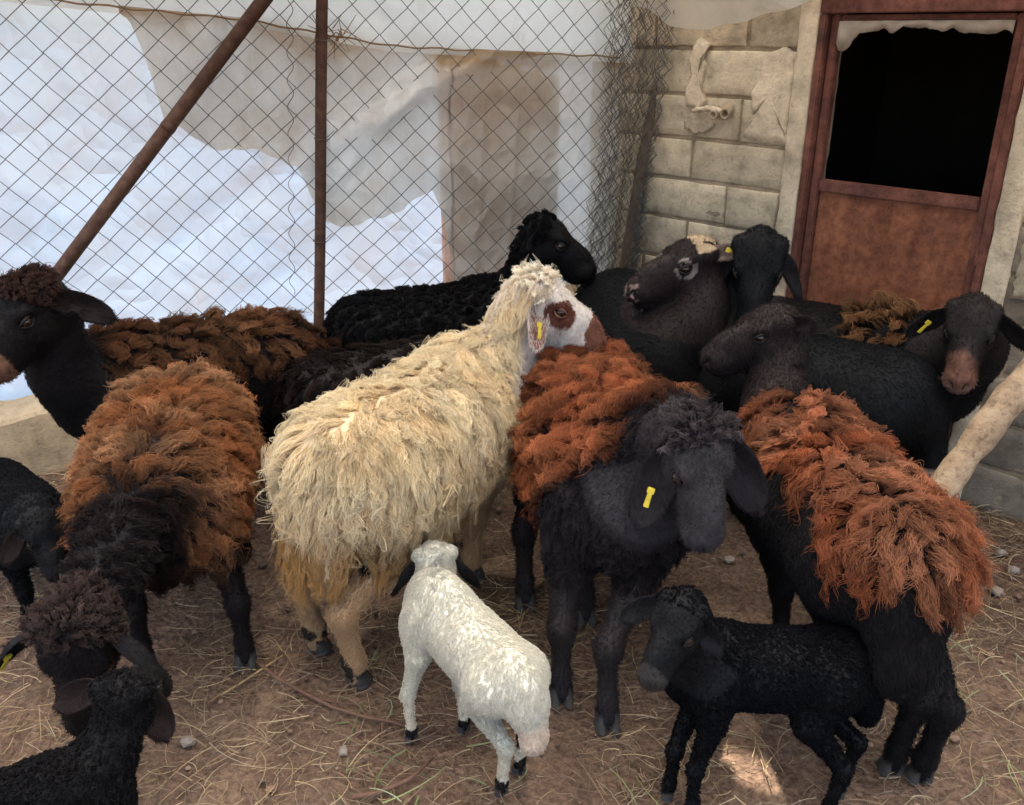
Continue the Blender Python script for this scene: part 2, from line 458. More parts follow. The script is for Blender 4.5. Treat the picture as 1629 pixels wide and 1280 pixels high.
# low kerb the fence stands on
M_KERB = block_material('kerb_render', (.40, .30, .19), 8)
V, F = [], []
ns = 60
for k in range(ns + 1):
    s_ = -1.2 + 3.75 * k / ns
    h = .20 + .115 * min(max(s_, 0), 2.4) + .006 * math.sin(k * 1.7) + random.uniform(-.004, .004)
    for o, z in ((.14, -.06), (.12 + random.uniform(-.004, .004), h - .012), (.108, h), (-.09, h + .004), (-.10, -.06)):
        V.append(FENCE(s_, z, o))
for k in range(ns):
    for j in range(4):
        a = k * 5 + j; F.append((a, a + 5, a + 6, a + 1))
kerb = tag(mesh_obj('low_wall', V, F, M_KERB, None, False), 'low earth-coloured rendered wall under the wire fence', 'wall')

# rolled-up mesh and pole at the corner
roll = empty('wire_mesh_roll', FENCE(2.45, 0, 0)); tag(roll, 'tangled roll of rusty wire mesh tied to a leaning pole at the wall corner', 'wire roll')
rp = lambda n, VF, m, sm=False: mesh_obj(n, [Vector(v) - roll.location for v in VF[0]], VF[1], m, roll, sm)
for w in range(84):
    s0 = 2.36 + .30 * ((w * .618) % 1) ** .9
    o0 = .05 + .13 * math.sin(3.14 * ((s0 - 2.36) / .30)) * random.choice((1, .2, .6, -.1)) + random.uniform(-.02, .02)
    pts = []
    for j in range(34):
        z_ = .24 + j * .0415 + (w % 3) * .012
        amp = .017 + .007 * math.sin(j * .6 + w)
        narrow = 1 - .25 * (1 - min(1, abs(z_ - .9) / .7))
        s_ = 2.50 + (s0 - 2.50) * narrow + .13 * (z_ - 1.0) * .9 + (amp if (j + w) % 2 else -amp)
        pts.append(FENCE(s_ + random.uniform(-.004, .004), z_ + random.uniform(-.006, .006), o0 + (.006 if j % 2 else -.006) + .02 * math.sin(z_ * 3 + w)))
    rp('wire', tube(pts, .0015, 4), M_WIRER if w % 2 else M_WIRE)
M_POLE = block_material('weathered_pole', (.20, .135, .085), 9)
q0, q1 = FENCE(2.44, -.02, .075), FENCE(2.665, 1.62, .075)
rp('pole', tube([q0.lerp(q1, t) + FENCE.d * (.006 * math.sin(t * 9)) for t in np.linspace(0, 1, 18)], [.020 + .002 * math.sin(k * 1.3) for k in range(18)], 10), M_POLE, True)

# ---- plastic sheeting behind the fence
def film_material(name, col, dirt, trans=.55, clear=.12, dirt_amt=.5, rope=False):
    m, nt, b, nd, lk = mat(name)
    tc = N(nt, 'ShaderNodeTexCoord')
    n1 = noise(nt, 2.2, 5, .6, vec=tc.outputs['Object']); n2 = noise(nt, 11, 5, .65, vec=tc.outputs['Object'], stretch=(1, 1, .35))
    r = ramp(nt, [(.42, (0, 0, 0)), (.72, (1, 1, 1))]); lk.new(n1.outputs[0], r.inputs[0])
    r2 = ramp(nt, [(.4, (0, 0, 0)), (.7, (1, 1, 1))]); lk.new(n2.outputs[0], r2.inputs[0])
    mu = N(nt, 'ShaderNodeMath', operation='MULTIPLY_ADD'); lk.new(r.outputs[0], mu.inputs[0]); mu.inputs[1].default_value = dirt_amt
    m2 = N(nt, 'ShaderNodeMath', operation='MULTIPLY'); lk.new(r2.outputs[0], m2.inputs[0]); m2.inputs[1].default_value = dirt_amt * .5; lk.new(m2.outputs[0], mu.inputs[2])
    f = mu.outputs[0]
    if rope:
        at_ = N(nt, 'ShaderNodeAttribute', attribute_name='col')
        mx_ = N(nt, 'ShaderNodeMath', operation='MULTIPLY_ADD'); lk.new(at_.outputs['Fac'], mx_.inputs[0]); mx_.inputs[1].default_value = .8; lk.new(f, mx_.inputs[2]); mx_.use_clamp = True
        f = mx_.outputs[0]
    c = mixc(nt, f, col, dirt)
    di = N(nt, 'ShaderNodeBsdfDiffuse'); tr = N(nt, 'ShaderNodeBsdfTranslucent'); gl = N(nt, 'ShaderNodeBsdfGlossy'); tp = N(nt, 'ShaderNodeBsdfTransparent')
    gl.inputs['Roughness'].default_value = .16
    lk.new(c, di.inputs[0]); lk.new(c, tr.inputs[0])
    m1 = N(nt, 'ShaderNodeMixShader'); m1.inputs[0].default_value = trans; lk.new(di.outputs[0], m1.inputs[1]); lk.new(tr.outputs[0], m1.inputs[2])
    fr_ = N(nt, 'ShaderNodeFresnel'); fr_.inputs[0].default_value = 1.4
    m2_ = N(nt, 'ShaderNodeMixShader'); lk.new(fr_.outputs[0], m2_.inputs[0]); lk.new(m1.outputs[0], m2_.inputs[1]); lk.new(gl.outputs[0], m2_.inputs[2])
    m3 = N(nt, 'ShaderNodeMixShader'); m3.inputs[0].default_value = clear; lk.new(m2_.outputs[0], m3.inputs[1]); lk.new(tp.outputs[0], m3.inputs[2])
    lk.new(m3.outputs[0], nd['Material Output'].inputs[0])
    n3 = noise(nt, 5, 1, .4, vec=tc.outputs['Object'])
    wa = N(nt, 'ShaderNodeVectorMath', operation='MULTIPLY_ADD'); lk.new(n3.outputs['Color'], wa.inputs[0]); wa.inputs[1].default_value = (.25, .25, .25); lk.new(tc.outputs['Object'], wa.inputs[2])
    vo = N(nt, 'ShaderNodeTexVoronoi'); vo.inputs['Scale'].default_value = 3.6; lk.new(wa.outputs[0], vo.inputs['Vector'])
    vo2 = N(nt, 'ShaderNodeTexVoronoi'); vo2.inputs['Scale'].default_value = 9.0; lk.new(wa.outputs[0], vo2.inputs['Vector'])
    h1 = N(nt, 'ShaderNodeMath', operation='MULTIPLY_ADD'); lk.new(vo2.outputs['Distance'], h1.inputs[0]); h1.inputs[1].default_value = .35; lk.new(vo.outputs['Distance'], h1.inputs[2])
    h2 = N(nt, 'ShaderNodeMath', operation='MULTIPLY_ADD'); n4 = noise(nt, 4, 1, .4, vec=tc.outputs['Object']); lk.new(n4.outputs[0], h2.inputs[0]); h2.inputs[1].default_value = .6; lk.new(h1.outputs[0], h2.inputs[2])
    bp = N(nt, 'ShaderNodeBump'); bp.inputs['Strength'].default_value = .5; bp.inputs['Distance'].default_value = .10
    lk.new(h2.outputs[0], bp.inputs['Height'])
    for q in (di, tr, gl): lk.new(bp.outputs[0], q.inputs['Normal'])
    return m
M_FILMO = film_material('clear_film_outer', (.40, .555, .71), (.50, .57, .62), .60, .12, .5)
M_FILMI = film_material('dirty_film_inner', (.76, .745, .685), (.40, .27, .14), .45, .13, .5, True)
M_FILMR = film_material('roof_film', (.86, .84, .78), (.6, .55, .46), .72, .06, .2)
ROPE = lambda s_: 1.585 - .075 * (s_ - .45) - .05 * max(0, min(1, (s_ - 1.1) / .5)) - .018 * math.sin(max(0, s_ - .3) * 1.6)
def film(name, s0, s1, zlo, zhi, out, material, folds, ns=150, nz=90, rope=False):
    V, F, A = [], [], []
    for i in range(ns + 1):
        s_ = s0 + (s1 - s0) * i / ns
        a, b_ = zlo(s_), zhi(s_)
        for j in range(nz + 1):
            z_ = a + (b_ - a) * j / nz
            V.append([s_, z_, 0.0])
            d = abs(z_ - ROPE(s_)); A.append(1.5 * math.exp(-(d / .05) ** 2) + 1.2 * math.exp(-((s_ - 1.38) / .16) ** 2 - ((z_ - ROPE(s_)) / .10) ** 2) + .25 * math.exp(-max(0, ROPE(s_) - z_) / .16) * (1 if z_ < ROPE(s_) else .2))
    V = np.array(V)
    o = folds(V[:, 0], V[:, 1])
    W = [FENCE(v[0], v[1], out + float(q)) for v, q in zip(V, o)]
    for i in range(ns):
        for j in range(nz):
            a = i * (nz + 1) + j; F.append((a, a + nz + 1, a + nz + 2, a + 1))
    c = np.stack([A, A, A, np.ones(len(A))], 1) if rope else None
    if c is not None:
        n_ = np.clip(vnoise(V * np.array((1, 1, 1)), 6, 3) * .9 + .5, 0, 1)[:, None]; c[:, :3] *= n_
    return mesh_obj(name, W, F, material, None, True, c)
def ridge(S, Z, ang, off, width, h):
    """a soft diagonal fold line"""
    d = S * math.sin(ang) - Z * math.cos(ang) + off
    return h * np.exp(-(d / width) ** 2)
def folds_outer(S, Z):
    P = np.stack([S, Z, 0 * S], 1)
    o = .045 * vnoise(P, 1.7, 4) + .016 * vnoise(P * np.array((1, .6, 1)), 5, 5) + .004 * vnoise(P, 13, 6)
    for a, f, w, h in ((.62, .15, .03, .022), (.55, -.10, .05, .03), (1.35, -1.05, .02, .018), (1.45, -.75, .025, .016), (.85, .33, .02, .018), (.40, .42, .06, .03), (1.2, -1.5, .02, .02)):
        o = o + ridge(S, Z, a, f, w, h)
    return o
def folds_inner(S, Z):
    P = np.stack([S, Z, 0 * S], 1)
    o = .035 * vnoise(P, 2.2, 14) + .016 * vnoise(P * np.array((1, .5, 1)), 7, 15) + .004 * vnoise(P, 17, 16)
    for a, f, w, h in ((.5, .30, .05, .035), (.8, -.3, .03, .025), (1.3, -1.5, .03, .02), (.35, .62, .07, .05), (1.5, -2.0, .012, .012), (1.5, -1.86, .012, .012)):
        o = o + ridge(S, Z, a, f, w, h)
    return o
fo = film('plastic_sheet', -1.5, 2.62, lambda s_: -.01, lambda s_: 2.3, -.26, M_FILMO, folds_outer, 130, 70)
tag(fo, 'bluish clear plastic sheet stretched behind the wire fence', 'plastic sheet')
lowpx = [(190, 20), (205, 28), (232, 90), (262, 190), (330, 232), (420, 240), (470, 262), (512, 350), (560, 360), (640, 332), (688, 302), (700, 325), (716, 392), (724, 430), (728, 585), (980, 600)]
low = [FENCE.pix(x, y, -.04) for x, y in lowpx]
zl = lambda s_: float(np.interp(s_, [q[0] for q in low], [q[1] for q in low])) + .006 * math.sin(s_ * 31) + .004 * math.sin(s_ * 77)
fi = film('plastic_sheet', low[0][0], 2.60, lambda s_: min(zl(s_), ROPE(s_) - .01), lambda s_: ROPE(s_) + .006, -.045, M_FILMI, folds_inner, 190, 80, True)
tag(fi, 'dirty beige plastic sheet hanging in folds from the rope behind the fence', 'plastic sheet')
fu = film('plastic_sheet', -.4, 2.60, lambda s_: ROPE(s_) - .02, lambda s_: 2.25, -.030, M_FILMR, lambda S, Z: .02 * vnoise(np.stack([S, Z, 0 * S], 1), 3, 24) + .006 * vnoise(np.stack([S, Z, 0 * S], 1), 11, 25) - .05 * (Z - 1.4), 120, 30, True)
tag(fu, 'pale whitish plastic sheet above the rope at the top of the fence', 'plastic sheet')
# rope with frayed wraps at the post
M_ROPE = simple('stained_rope', (.10, .07, .045), .9, .1, 80)
rpts = [FENCE(s_, ROPE(s_) + .003 * math.sin(s_ * 40), -.012) for s_ in np.linspace(-.3, 2.5, 90)]
V, F = tube(rpts, .0032, 6)
wr = []
for k in range(34):
    a = random.uniform(0, 6.28); c = FENCE(1.365 + random.uniform(-.05, .06), ROPE(1.36) + random.uniform(-.03, .03), -.006)
    e = c + FENCE.d * random.uniform(-.05, .07) + Vector((0, 0, random.uniform(-.10, .08)))
    wr.append(tube([c, c.lerp(e, .5) + FENCE.n * .012, e], [.0022, .0018, .0008], 4))
V2, F2 = join_lists([(V, F)] + wr)
M_ROPE2 = simple('rusty_twine', (.30, .20, .11), .9, .1, 80)
rope = mesh_obj('rope', V2, F2, M_ROPE2); tag(rope, 'frayed brown rope strung along the fence at the top', 'rope')
# boards leaning behind the sheet
M_PLANKS = [block_material('pinkish_board', tuple(a + (b_ - a) * w for a, b_ in zip((.80, .54, .43), (.84, .74, .68))), 12) for w in (.0, .15, .1, .35, .6, .85)]  # paler board by board: the film's hazy fade is painted into their colours
bd = empty('board_panel', FENCE(2.03, 0, -.13)); tag(bd, 'pinkish wooden boards standing behind the dirty plastic sheet', 'boards')
for k in range(6):
    s0 = 1.79 + k * .083
    V, F = slab(FENCE, s0, s0 + .079,   .05, 1.42 - .02 * k, -.13, -.105 + .003 * (k % 2), seed=k, rough=.0015, round_=.003)
    mesh_obj('board', [Vector(v) - bd.location for v in V], F, M_PLANKS[k], bd)

# ---- roof film: overhead cover of the pen with a tear, and its drooping edge at the wall
def roof_z(x, y): return 2.14 + .10 * math.sin(x * 2.1 + .4) * math.cos(y * 1.7) + .05 * math.sin(y * 4 + x)
HOLE = sdir.xy * (2.14 / sdir.z)
hc = Vector((.49 + HOLE.x, 1.465 + HOLE.y))              # where the sun streak on the ground comes through
def seam(x): return hc.y - .46 * (x - hc.x)
def gap(x): return .050 * math.exp(-((x - hc.x) / .17) ** 2)
def roof_sheet(lab, far, near, zoff):
    V, F = [], []
    xs = np.concatenate([np.linspace(-3.4, hc.x - .5, 24), np.linspace(hc.x - .48, hc.x + .48, 60), np.linspace(hc.x + .5, 2.9, 24)])
    nv = 26
    for x in xs:
        a, b_ = near(x), far(x)
        for j in range(nv + 1):
            y = a + (b_ - a) * j / nv
            V.append((x, y, roof_z(x, y) + zoff))
    for i in range(len(xs) - 1):
        for j in range(nv):
            k = i * (nv + 1) + j; F.append((k, k + nv + 1, k + nv + 2, k + 1))
    o = mesh_obj('roof_sheet', V, F, M_FILMR)
    return tag(o, lab, 'plastic sheet')
roof_sheet('translucent plastic roof sheet over the flock, above the picture', lambda x: 4.9, lambda x: seam(x) + gap(x) - (.10 if gap(x) < .002 else 0), 0)
roof_sheet('translucent plastic roof sheet over the near end of the pen, behind the viewer', lambda x: seam(x) - gap(x), lambda x: -.9, -.012)
# the edge that droops into view above the block wall
V, F = [], []
ns, nz = 60, 14
for i in range(ns + 1):
    s_ = -.42 + .98 * i / ns
    bot = float(np.interp(s_, [-.42, -.30, -.22, -.12, .02, .12, .25, .36, .56], [1.60, 1.56, 1.51, 1.485, 1.495, 1.515, 1.545, 1.575, 1.61])) + .004 * math.sin(s_ * 40)
    for j in range(nz + 1):
        t = j / nz
        V.append(WALL(s_, bot + (2.02 - bot) * t, .055 + .25 * t * t + .012 * math.sin(s_ * 14 + t * 3) + .006 * math.sin(s_ * 33)))
for i in range(ns):
    for j in range(nz):
        k = i * (nz + 1) + j; F.append((k, k + nz + 1, k + nz + 2, k + 1))
tag(mesh_obj('plastic_sheet', V, F, M_FILMR), 'grey-white plastic sheet drooping from the roof above the block wall', 'plastic sheet')

# ---- log prop leaning at the right
def log_material():
    m, nt, b, nd, lk = mat('stripped_log')
    tc = N(nt, 'ShaderNodeTexCoord')
    n1 = noise(nt, 10, 6, .65, vec=tc.outputs['Object']); n2 = noise(nt, 55, 4, .7, vec=tc.outputs['Object'])
    r = ramp(nt, [(.3, (.19, .12, .07)), (.5, (.36, .25, .155)), (.7, (.50, .38, .25))]); lk.new(n1.outputs[0], r.inputs[0])
    r2 = ramp(nt, [(.33, (.35, .3, .27)), (.5, (1, 1, 1))]); lk.new(n2.outputs[0], r2.inputs[0])
    c = mixc(nt, .7, r.outputs[0], mixc(nt, 1.0, r.outputs[0], r2.outputs[0], 'MULTIPLY'))
    lk.new(c, b.inputs['Base Color']); b.inputs['Roughness'].default_value = .8
    bump(nt, n2.outputs[0], .6, .006, b)
    return m
M_LOG = log_material()
la, lb = at(1470, 815, 2.02), at(1680, 540, 2.20)
la = la + (la - lb).normalized() * (la.z / max(.05, (lb - la).normalized().z)) * .98
lb = lb + (lb - la).normalized() * .9
V, F = tube([la.lerp(lb, t) + Vector((.008 * math.sin(t * 11), 0, .010 * math.sin(t * 7 + 1))) for t in np.linspace(0, 1, 40)], [.039 + .003 * math.sin(k * .9) + .003 * math.sin(k * 2.3) for k in range(40)], 16)
V = [v + Vector(np.array((0, 0, 1.0)) * .006 * float(vnoise(np.array([list(v)]), 22, 3)[0])) for v in V]
log = mesh_obj('log', V, F, M_LOG, None, True); tag(log, 'pale barkless log leaning at the right edge', 'log')

# ---- litter on the floor
def litter_material(name, rough=.75):
    m, nt, b, nd, lk = mat(name)
    a = N(nt, 'ShaderNodeAttribute', attribute_name='col'); lk.new(a.outputs['Color'], b.inputs['Base Color'])
    b.inputs['Roughness'].default_value = rough; b.inputs['Specular IOR Level'].default_value = .25
    return m
M_STRAW = litter_material('straw')
def scatter_straw(n, seed, lens, rad, area, palette, zj=.004):
    rg = np.random.default_rng(seed); V, F, C = [], [], []
    k = 5
    X = rg.uniform(area[0], area[1], n); Y = rg.uniform(area[2], area[3], n)
    dens = vnoise(np.stack([X, Y, 0 * X], 1), 2.0, seed) * .5 + vnoise(np.stack([X, Y, 0 * X], 1), 5.5, seed + 1) * .5
    for x, y, d in zip(X, Y, dens):
        if rg.random() > .5 + d * 1.3: continue
        L = rg.lognormal(math.log(lens), .55); a = rg.uniform(0, 6.28); cv = rg.normal(0, .75)
        r = rad * rg.uniform(.6, 1.4); z = .002 + abs(rg.normal(0, zj)); tz = rg.normal(0, .06)
        col = np.array(palette[rg.choice(len(palette))]) * rg.uniform(.6, 1.25)
        o = len(V); px, py = x, y
        for i in range(k):
            t = i / (k - 1)
            nx, ny_ = -math.sin(a), math.cos(a)
            zz = max(.0005, z + tz * L * (t - .5) + .006 * math.sin(t * 3.1) * (L > .08))
            rr = r * (1 - .5 * t)
            V += [(px + nx * rr, py + ny_ * rr, zz), (px, py, zz + rr * 1.3), (px - nx * rr, py - ny_ * rr, zz)]
            C += [(*col, 1)] * 3
            if i:
                b0 = o + (i - 1) * 3
                F += [(b0, b0 + 1, b0 + 4, b0 + 3), (b0 + 1, b0 + 2, b0 + 5, b0 + 4)]
            px += math.cos(a) * L / (k - 1); py += math.sin(a) * L / (k - 1); a += cv / (k - 1)
    return V, F, C
PAL = [(.42, .30, .16), (.34, .23, .125), (.27, .19, .11), (.46, .35, .2), (.22, .155, .095), (.36, .28, .18), (.20, .13, .085)]
V, F, C = scatter_straw(20000, 3, .06, .0010, (-2.0, 1.9, .8, 3.4), PAL)
tag(mesh_obj('straw', V, F, M_STRAW, None, False, C), 'dry straw and hay stems strewn over the dirt floor', 'straw', kind='stuff')
V, F, C = scatter_straw(24000, 8, .022, .0011, (-2.0, 1.9, .8, 3.4), [(.24, .16, .10), (.15, .10, .07), (.30, .21, .13), (.12, .085, .06)], .003)
tag(mesh_obj('chaff', V, F, M_STRAW, None, False, C), 'short crushed chaff trodden into the dirt floor', 'straw', kind='stuff')
V, F, C = scatter_straw(420, 21, .07, .0016, (-.4, 1.3, .9, 1.9), [(.20, .24, .09), (.26, .28, .12), (.15, .19, .08), (.30, .34, .20)], .006)
tag(mesh_obj('green_hay', V, F, M_STRAW, None, False, C), 'wisps of green hay on the floor by the black lamb', 'hay', kind='stuff')
# clods and pebbles
def clod(rg, x, y, r):
    bm = bmesh.new(); bmesh.ops.create_icosphere(bm, subdivisions=1, radius=r)
    sx, sy, sz = rg.uniform(.7, 1.3), rg.uniform(.7, 1.3), rg.uniform(.45, .8)
    for v in bm.verts: v.co = Vector((v.co.x * sx, v.co.y * sy, v.co.z * sz)) * rg.uniform(.8, 1.15)
    V = [(v.co.x + x, v.co.y + y, v.co.z + r * .12) for v in bm.verts]; F = [tuple(v.index for v in f.verts) for f in bm.faces]
    bm.free(); return V, F
rg = np.random.default_rng(5)
parts, C = [], []
for k in range(2600):
    x, y = rg.uniform(-2, 1.9), rg.uniform(.8, 3.4); r = rg.lognormal(math.log(.0042), .5)
    q = clod(rg, x, y, min(r, .014)); parts.append(q)
    c = np.array(((.20, .125, .085), (.15, .09, .06), (.28, .19, .13), (.11, .075, .055))[rg.integers(4)]) * rg.uniform(.7, 1.3)
    C += [(*c, 1)] * len(q[0])
V, F = join_lists(parts)
tag(mesh_obj('clods', V, F, litter_material('clod_earth', .95), None, False, C), 'crumbs of dry earth and droppings over the floor', 'soil', kind='stuff')
M_STONE = simple('pebble_stone', (.30, .25, .21), .9, .2, 40)
for px, py, r, lab in ((1592, 880, .020, 'grey pebble at the right edge below the log, second from the right'), (1560, 850, .014, 'small pebble below the log, farthest left of those at the right edge'), (1612, 908, .024, 'largest grey pebble at the right edge below the log'), (1585, 940, .016, 'nearest pebble to the viewer at the right edge below the log'), (1160, 890, .018, 'pale pebble on bare ground below the dark ewe muzzle'), (545, 1195, .012, 'small pebble on the dirt left of the white lamb feet'), (300, 1180, .018, 'angular pebble beside the ear of the black lamb at lower left')):
    g = gnd(px, py); V, F = clod(rg, 0, 0, r)
    o = mesh_obj('pebble', V, F, M_STONE, None, False); o.location = (g.x, g.y, 0)
    tag(o, lab, 'pebble', 'pebbles on the floor')
# bent twig in front of the brown ewe
M_TWIG = simple('twig_bark', (.17, .095, .065), .85, .2, 60)
tw = [gnd(x, y, .012) for x, y in ((405, 1050), (440, 1078), (480, 1100), (530, 1125), (580, 1140), (625, 1148), (655, 1158))]
t1 = tube(tw, [.005, .005, .0045, .0045, .004, .003, .002], 7)
t2 = tube([gnd(*p, .012) for p in ((478, 1099), (510, 1112), (540, 1118), (575, 1120))], [.003, .003, .002, .0015], 6)
V, F = join_lists([t1, t2]); tag(mesh_obj('twig', V, F, M_TWIG, None, True), 'long bent brown twig on the ground between ewe and white lamb', 'twig')
tw = [gnd(x, y, .010) for x, y in ((560, 1268), (600, 1262), (650, 1240), (690, 1205))]
V, F = tube(tw, [.006, .0055, .005, .003], 7); tag(mesh_obj('twig', V, F, M_TWIG, None, True), 'short reddish stick on the ground beneath the white lamb', 'twig')
tw = [gnd(x, y, .010) for x, y in ((352, 1105), (385, 1085), (420, 1062), (450, 1042))]
V, F = tube(tw, [.002, .0028, .003, .002], 6); tag(mesh_obj('straw_stalk', V, F, simple('stalk', (.40, .27, .13), .8, .2, 60), None, True), 'thick golden straw stalk beside the brown ewe hoof', 'straw')


# ================================================================== SHEEP
class Field:
    """signed distance field on a grid, smooth unions evaluated only near each shape"""
    def __init__(self, lo, hi, h):
        self.lo = np.array(lo, np.float32); self.h = h
        self.n = np.ceil((np.array(hi) - self.lo) / h).astype(int) + 1
        self.F = np.full(self.n, .25, np.float32)
        self.ax = [self.lo[i] + h * np.arange(self.n[i], dtype=np.float32) for i in range(3)]
    def _box(self, lo, hi):
        a = np.clip(np.floor((np.array(lo) - self.lo) / self.h).astype(int), 0, self.n - 1)
        b = np.clip(np.ceil((np.array(hi) - self.lo) / self.h).astype(int) + 1, 1, self.n)
        sl = tuple(slice(a[i], max(b[i], a[i] + 1)) for i in range(3))
        X = self.ax[0][sl[0]][:, None, None]; Y = self.ax[1][sl[1]][None, :, None]; Z = self.ax[2][sl[2]][None, None, :]
        return sl, X, Y, Z
    def _join(self, sl, d, k, sub=False):
        F = self.F[sl]
        if sub:
            h = np.clip(.5 - .5 * (d + F) / k, 0, 1)
            self.F[sl] = F * (1 - h) + (-d) * h + k * h * (1 - h)
        else:
            h = np.clip(.5 + .5 * (d - F) / k, 0, 1)
            self.F[sl] = d * (1 - h) + F * h - k * h * (1 - h)
    def ell(self, c, r, k=.04, R=None, sub=False):
        c = np.array(c, float); r = np.array(r, float); m = (max(r) if R is not None else r) + .10
        sl, X, Y, Z = self._box(c - m, c + m)
        X, Y, Z = X - c[0], Y - c[1], Z - c[2]
        if R is not None:           # rows of R: the ellipsoid's axes
            X, Y, Z = (R[i][0] * X + R[i][1] * Y + R[i][2] * Z for i in range(3))
        k0 = np.sqrt((X / r[0]) ** 2 + (Y / r[1]) ** 2 + (Z / r[2]) ** 2)
        k1 = np.sqrt((X / r[0] ** 2) ** 2 + (Y / r[1] ** 2) ** 2 + (Z / r[2] ** 2) ** 2) + 1e-6
        self._join(sl, (k0 * (k0 - 1) / k1).astype(np.float32), k, sub)
    def cone(self, a, b, ra, rb, k=.03, sub=False):
        a, b = np.array(a, float), np.array(b, float); m = max(ra, rb) + .09
        sl, X, Y, Z = self._box(np.minimum(a, b) - m, np.maximum(a, b) + m)
        ba = b - a; L2 = float(ba @ ba) + 1e-9
        t = np.clip(((X - a[0]) * ba[0] + (Y - a[1]) * ba[1] + (Z - a[2]) * ba[2]) / L2, 0, 1)
        d = np.sqrt((X - a[0] - t * ba[0]) ** 2 + (Y - a[1] - t * ba[1]) ** 2 + (Z - a[2] - t * ba[2]) ** 2) - (ra + (rb - ra) * t)
        self._join(sl, d.astype(np.float32), k, sub)
    def sample(self, P):
        q = (P - self.lo) / self.h
        q = np.clip(q, 0, self.n - 1.001); i = q.astype(int); f = (q - i).astype(np.float32)
        x, y, z = i[:, 0], i[:, 1], i[:, 2]; F = self.F; out = 0
        for a in (0, 1):
            for b in (0, 1):
                for c in (0, 1):
                    w = (f[:, 0] if a else 1 - f[:, 0]) * (f[:, 1] if b else 1 - f[:, 1]) * (f[:, 2] if c else 1 - f[:, 2])
                    out = out + w * F[x + a, y + b, z + c]
        return out
    def grad(self, P, e=None):
        e = e or self.h * 1.2
        g = np.stack([self.sample(P + np.eye(3)[i] * e) - self.sample(P - np.eye(3)[i] * e) for i in range(3)], 1)
        return nrm(g)
    def mesh(self):
        F, h = self.F, self.h
        ins = F < 0
        c = [ins[i:ins.shape[0] - 1 + i, j:ins.shape[1] - 1 + j, k:ins.shape[2] - 1 + k] for i in (0, 1) for j in (0, 1) for k in (0, 1)]
        s = sum(q.astype(np.int8) for q in c)
        act = (s > 0) & (s < 8)
        I = np.argwhere(act); idx = np.full(act.shape, -1, np.int32); idx[act] = np.arange(len(I))
        off = np.array([(i, j, k) for i in (0, 1) for j in (0, 1) for k in (0, 1)])
        val = np.stack([F[I[:, 0] + o[0], I[:, 1] + o[1], I[:, 2] + o[2]] for o in off], 1)
        acc = np.zeros((len(I), 3), np.float32); cnt = np.zeros(len(I), np.float32)
        for a in range(8):
            for b in range(a + 1, 8):
                if np.abs(off[a] - off[b]).sum() != 1: continue
                va, vb = val[:, a], val[:, b]; m = (va < 0) != (vb < 0)
                t = np.where(m, va / np.where(m, va - vb, 1), 0)[:, None]
                acc += np.where(m[:, None], off[a] + t * (off[b] - off[a]), 0); cnt += m
        V = self.lo + (I + acc / cnt[:, None]) * h
        quads = []
        for ax in range(3):
            A = np.take(ins, range(0, ins.shape[ax] - 1), ax); B = np.take(ins, range(1, ins.shape[ax]), ax)
            E = np.argwhere(A != B)
            u, v = (ax + 1) % 3, (ax + 2) % 3
            ok = (E[:, u] > 0) & (E[:, v] > 0) & (E[:, u] < ins.shape[u] - 1) & (E[:, v] < ins.shape[v] - 1)
            E = E[ok]; sgn = ins[E[:, 0], E[:, 1], E[:, 2]]
            def cell(du, dv):
                q = E.copy(); q[:, u] += du; q[:, v] += dv
                return idx[q[:, 0], q[:, 1], q[:, 2]]
            Q = np.stack([cell(-1, -1), cell(0, -1), cell(0, 0), cell(-1, 0)], 1)
            Q[~sgn] = Q[~sgn][:, ::-1]
            quads.append(Q)
        Q = np.concatenate(quads)
        for _ in range(2):
            V = V - self.grad(V) * np.clip(self.sample(V), -h, h)[:, None] * .8
        return V.astype(np.float32), Q

def np_mesh(name, V, Q, material, parent, colors=None):
    me = bpy.data.meshes.new(name)
    me.vertices.add(len(V)); me.vertices.foreach_set('co', V.astype(np.float32).ravel())
    me.loops.add(Q.size); me.loops.foreach_set('vertex_index', Q.astype(np.int32).ravel())
    me.polygons.add(len(Q)); me.polygons.foreach_set('loop_start', np.arange(0, Q.size, 4, dtype=np.int32))
    me.polygons.foreach_set('use_smooth', np.ones(len(Q), bool))
    me.update(calc_edges=True); me.validate()
    if colors is not None:
        a = me.attributes.new('col', 'FLOAT_COLOR', 'POINT')
        a.data.foreach_set('color', np.concatenate([colors, np.ones((len(colors), 1))], 1).astype(np.float32).ravel())
    me.materials.append(material)
    return link(bpy.data.objects.new(name, me), parent)

def hair_obj(name, P, rad, rootc, tipc, material, parent):
    """P: (n, k, 3) strands; rad (n,k); colours per strand"""
    n, k, _ = P.shape
    cu = bpy.data.hair_curves.new(name)
    cu.add_curves([k] * n)
    cu.attributes['position'].data.foreach_set('vector', P.astype(np.float32).ravel())
    ra = cu.attributes.get('radius') or cu.attributes.new('radius', 'FLOAT', 'POINT')
    ra.data.foreach_set('value', rad.astype(np.float32).ravel())
    for nm, c in (('rootcol', rootc), ('tipcol', tipc)):
        a = cu.attributes.new(nm, 'FLOAT_COLOR', 'CURVE')
        a.data.foreach_set('color', np.concatenate([c, np.ones((n, 1))], 1).astype(np.float32).ravel())
    cu.materials.append(material)
    return link(bpy.data.objects.new(name, cu), parent)

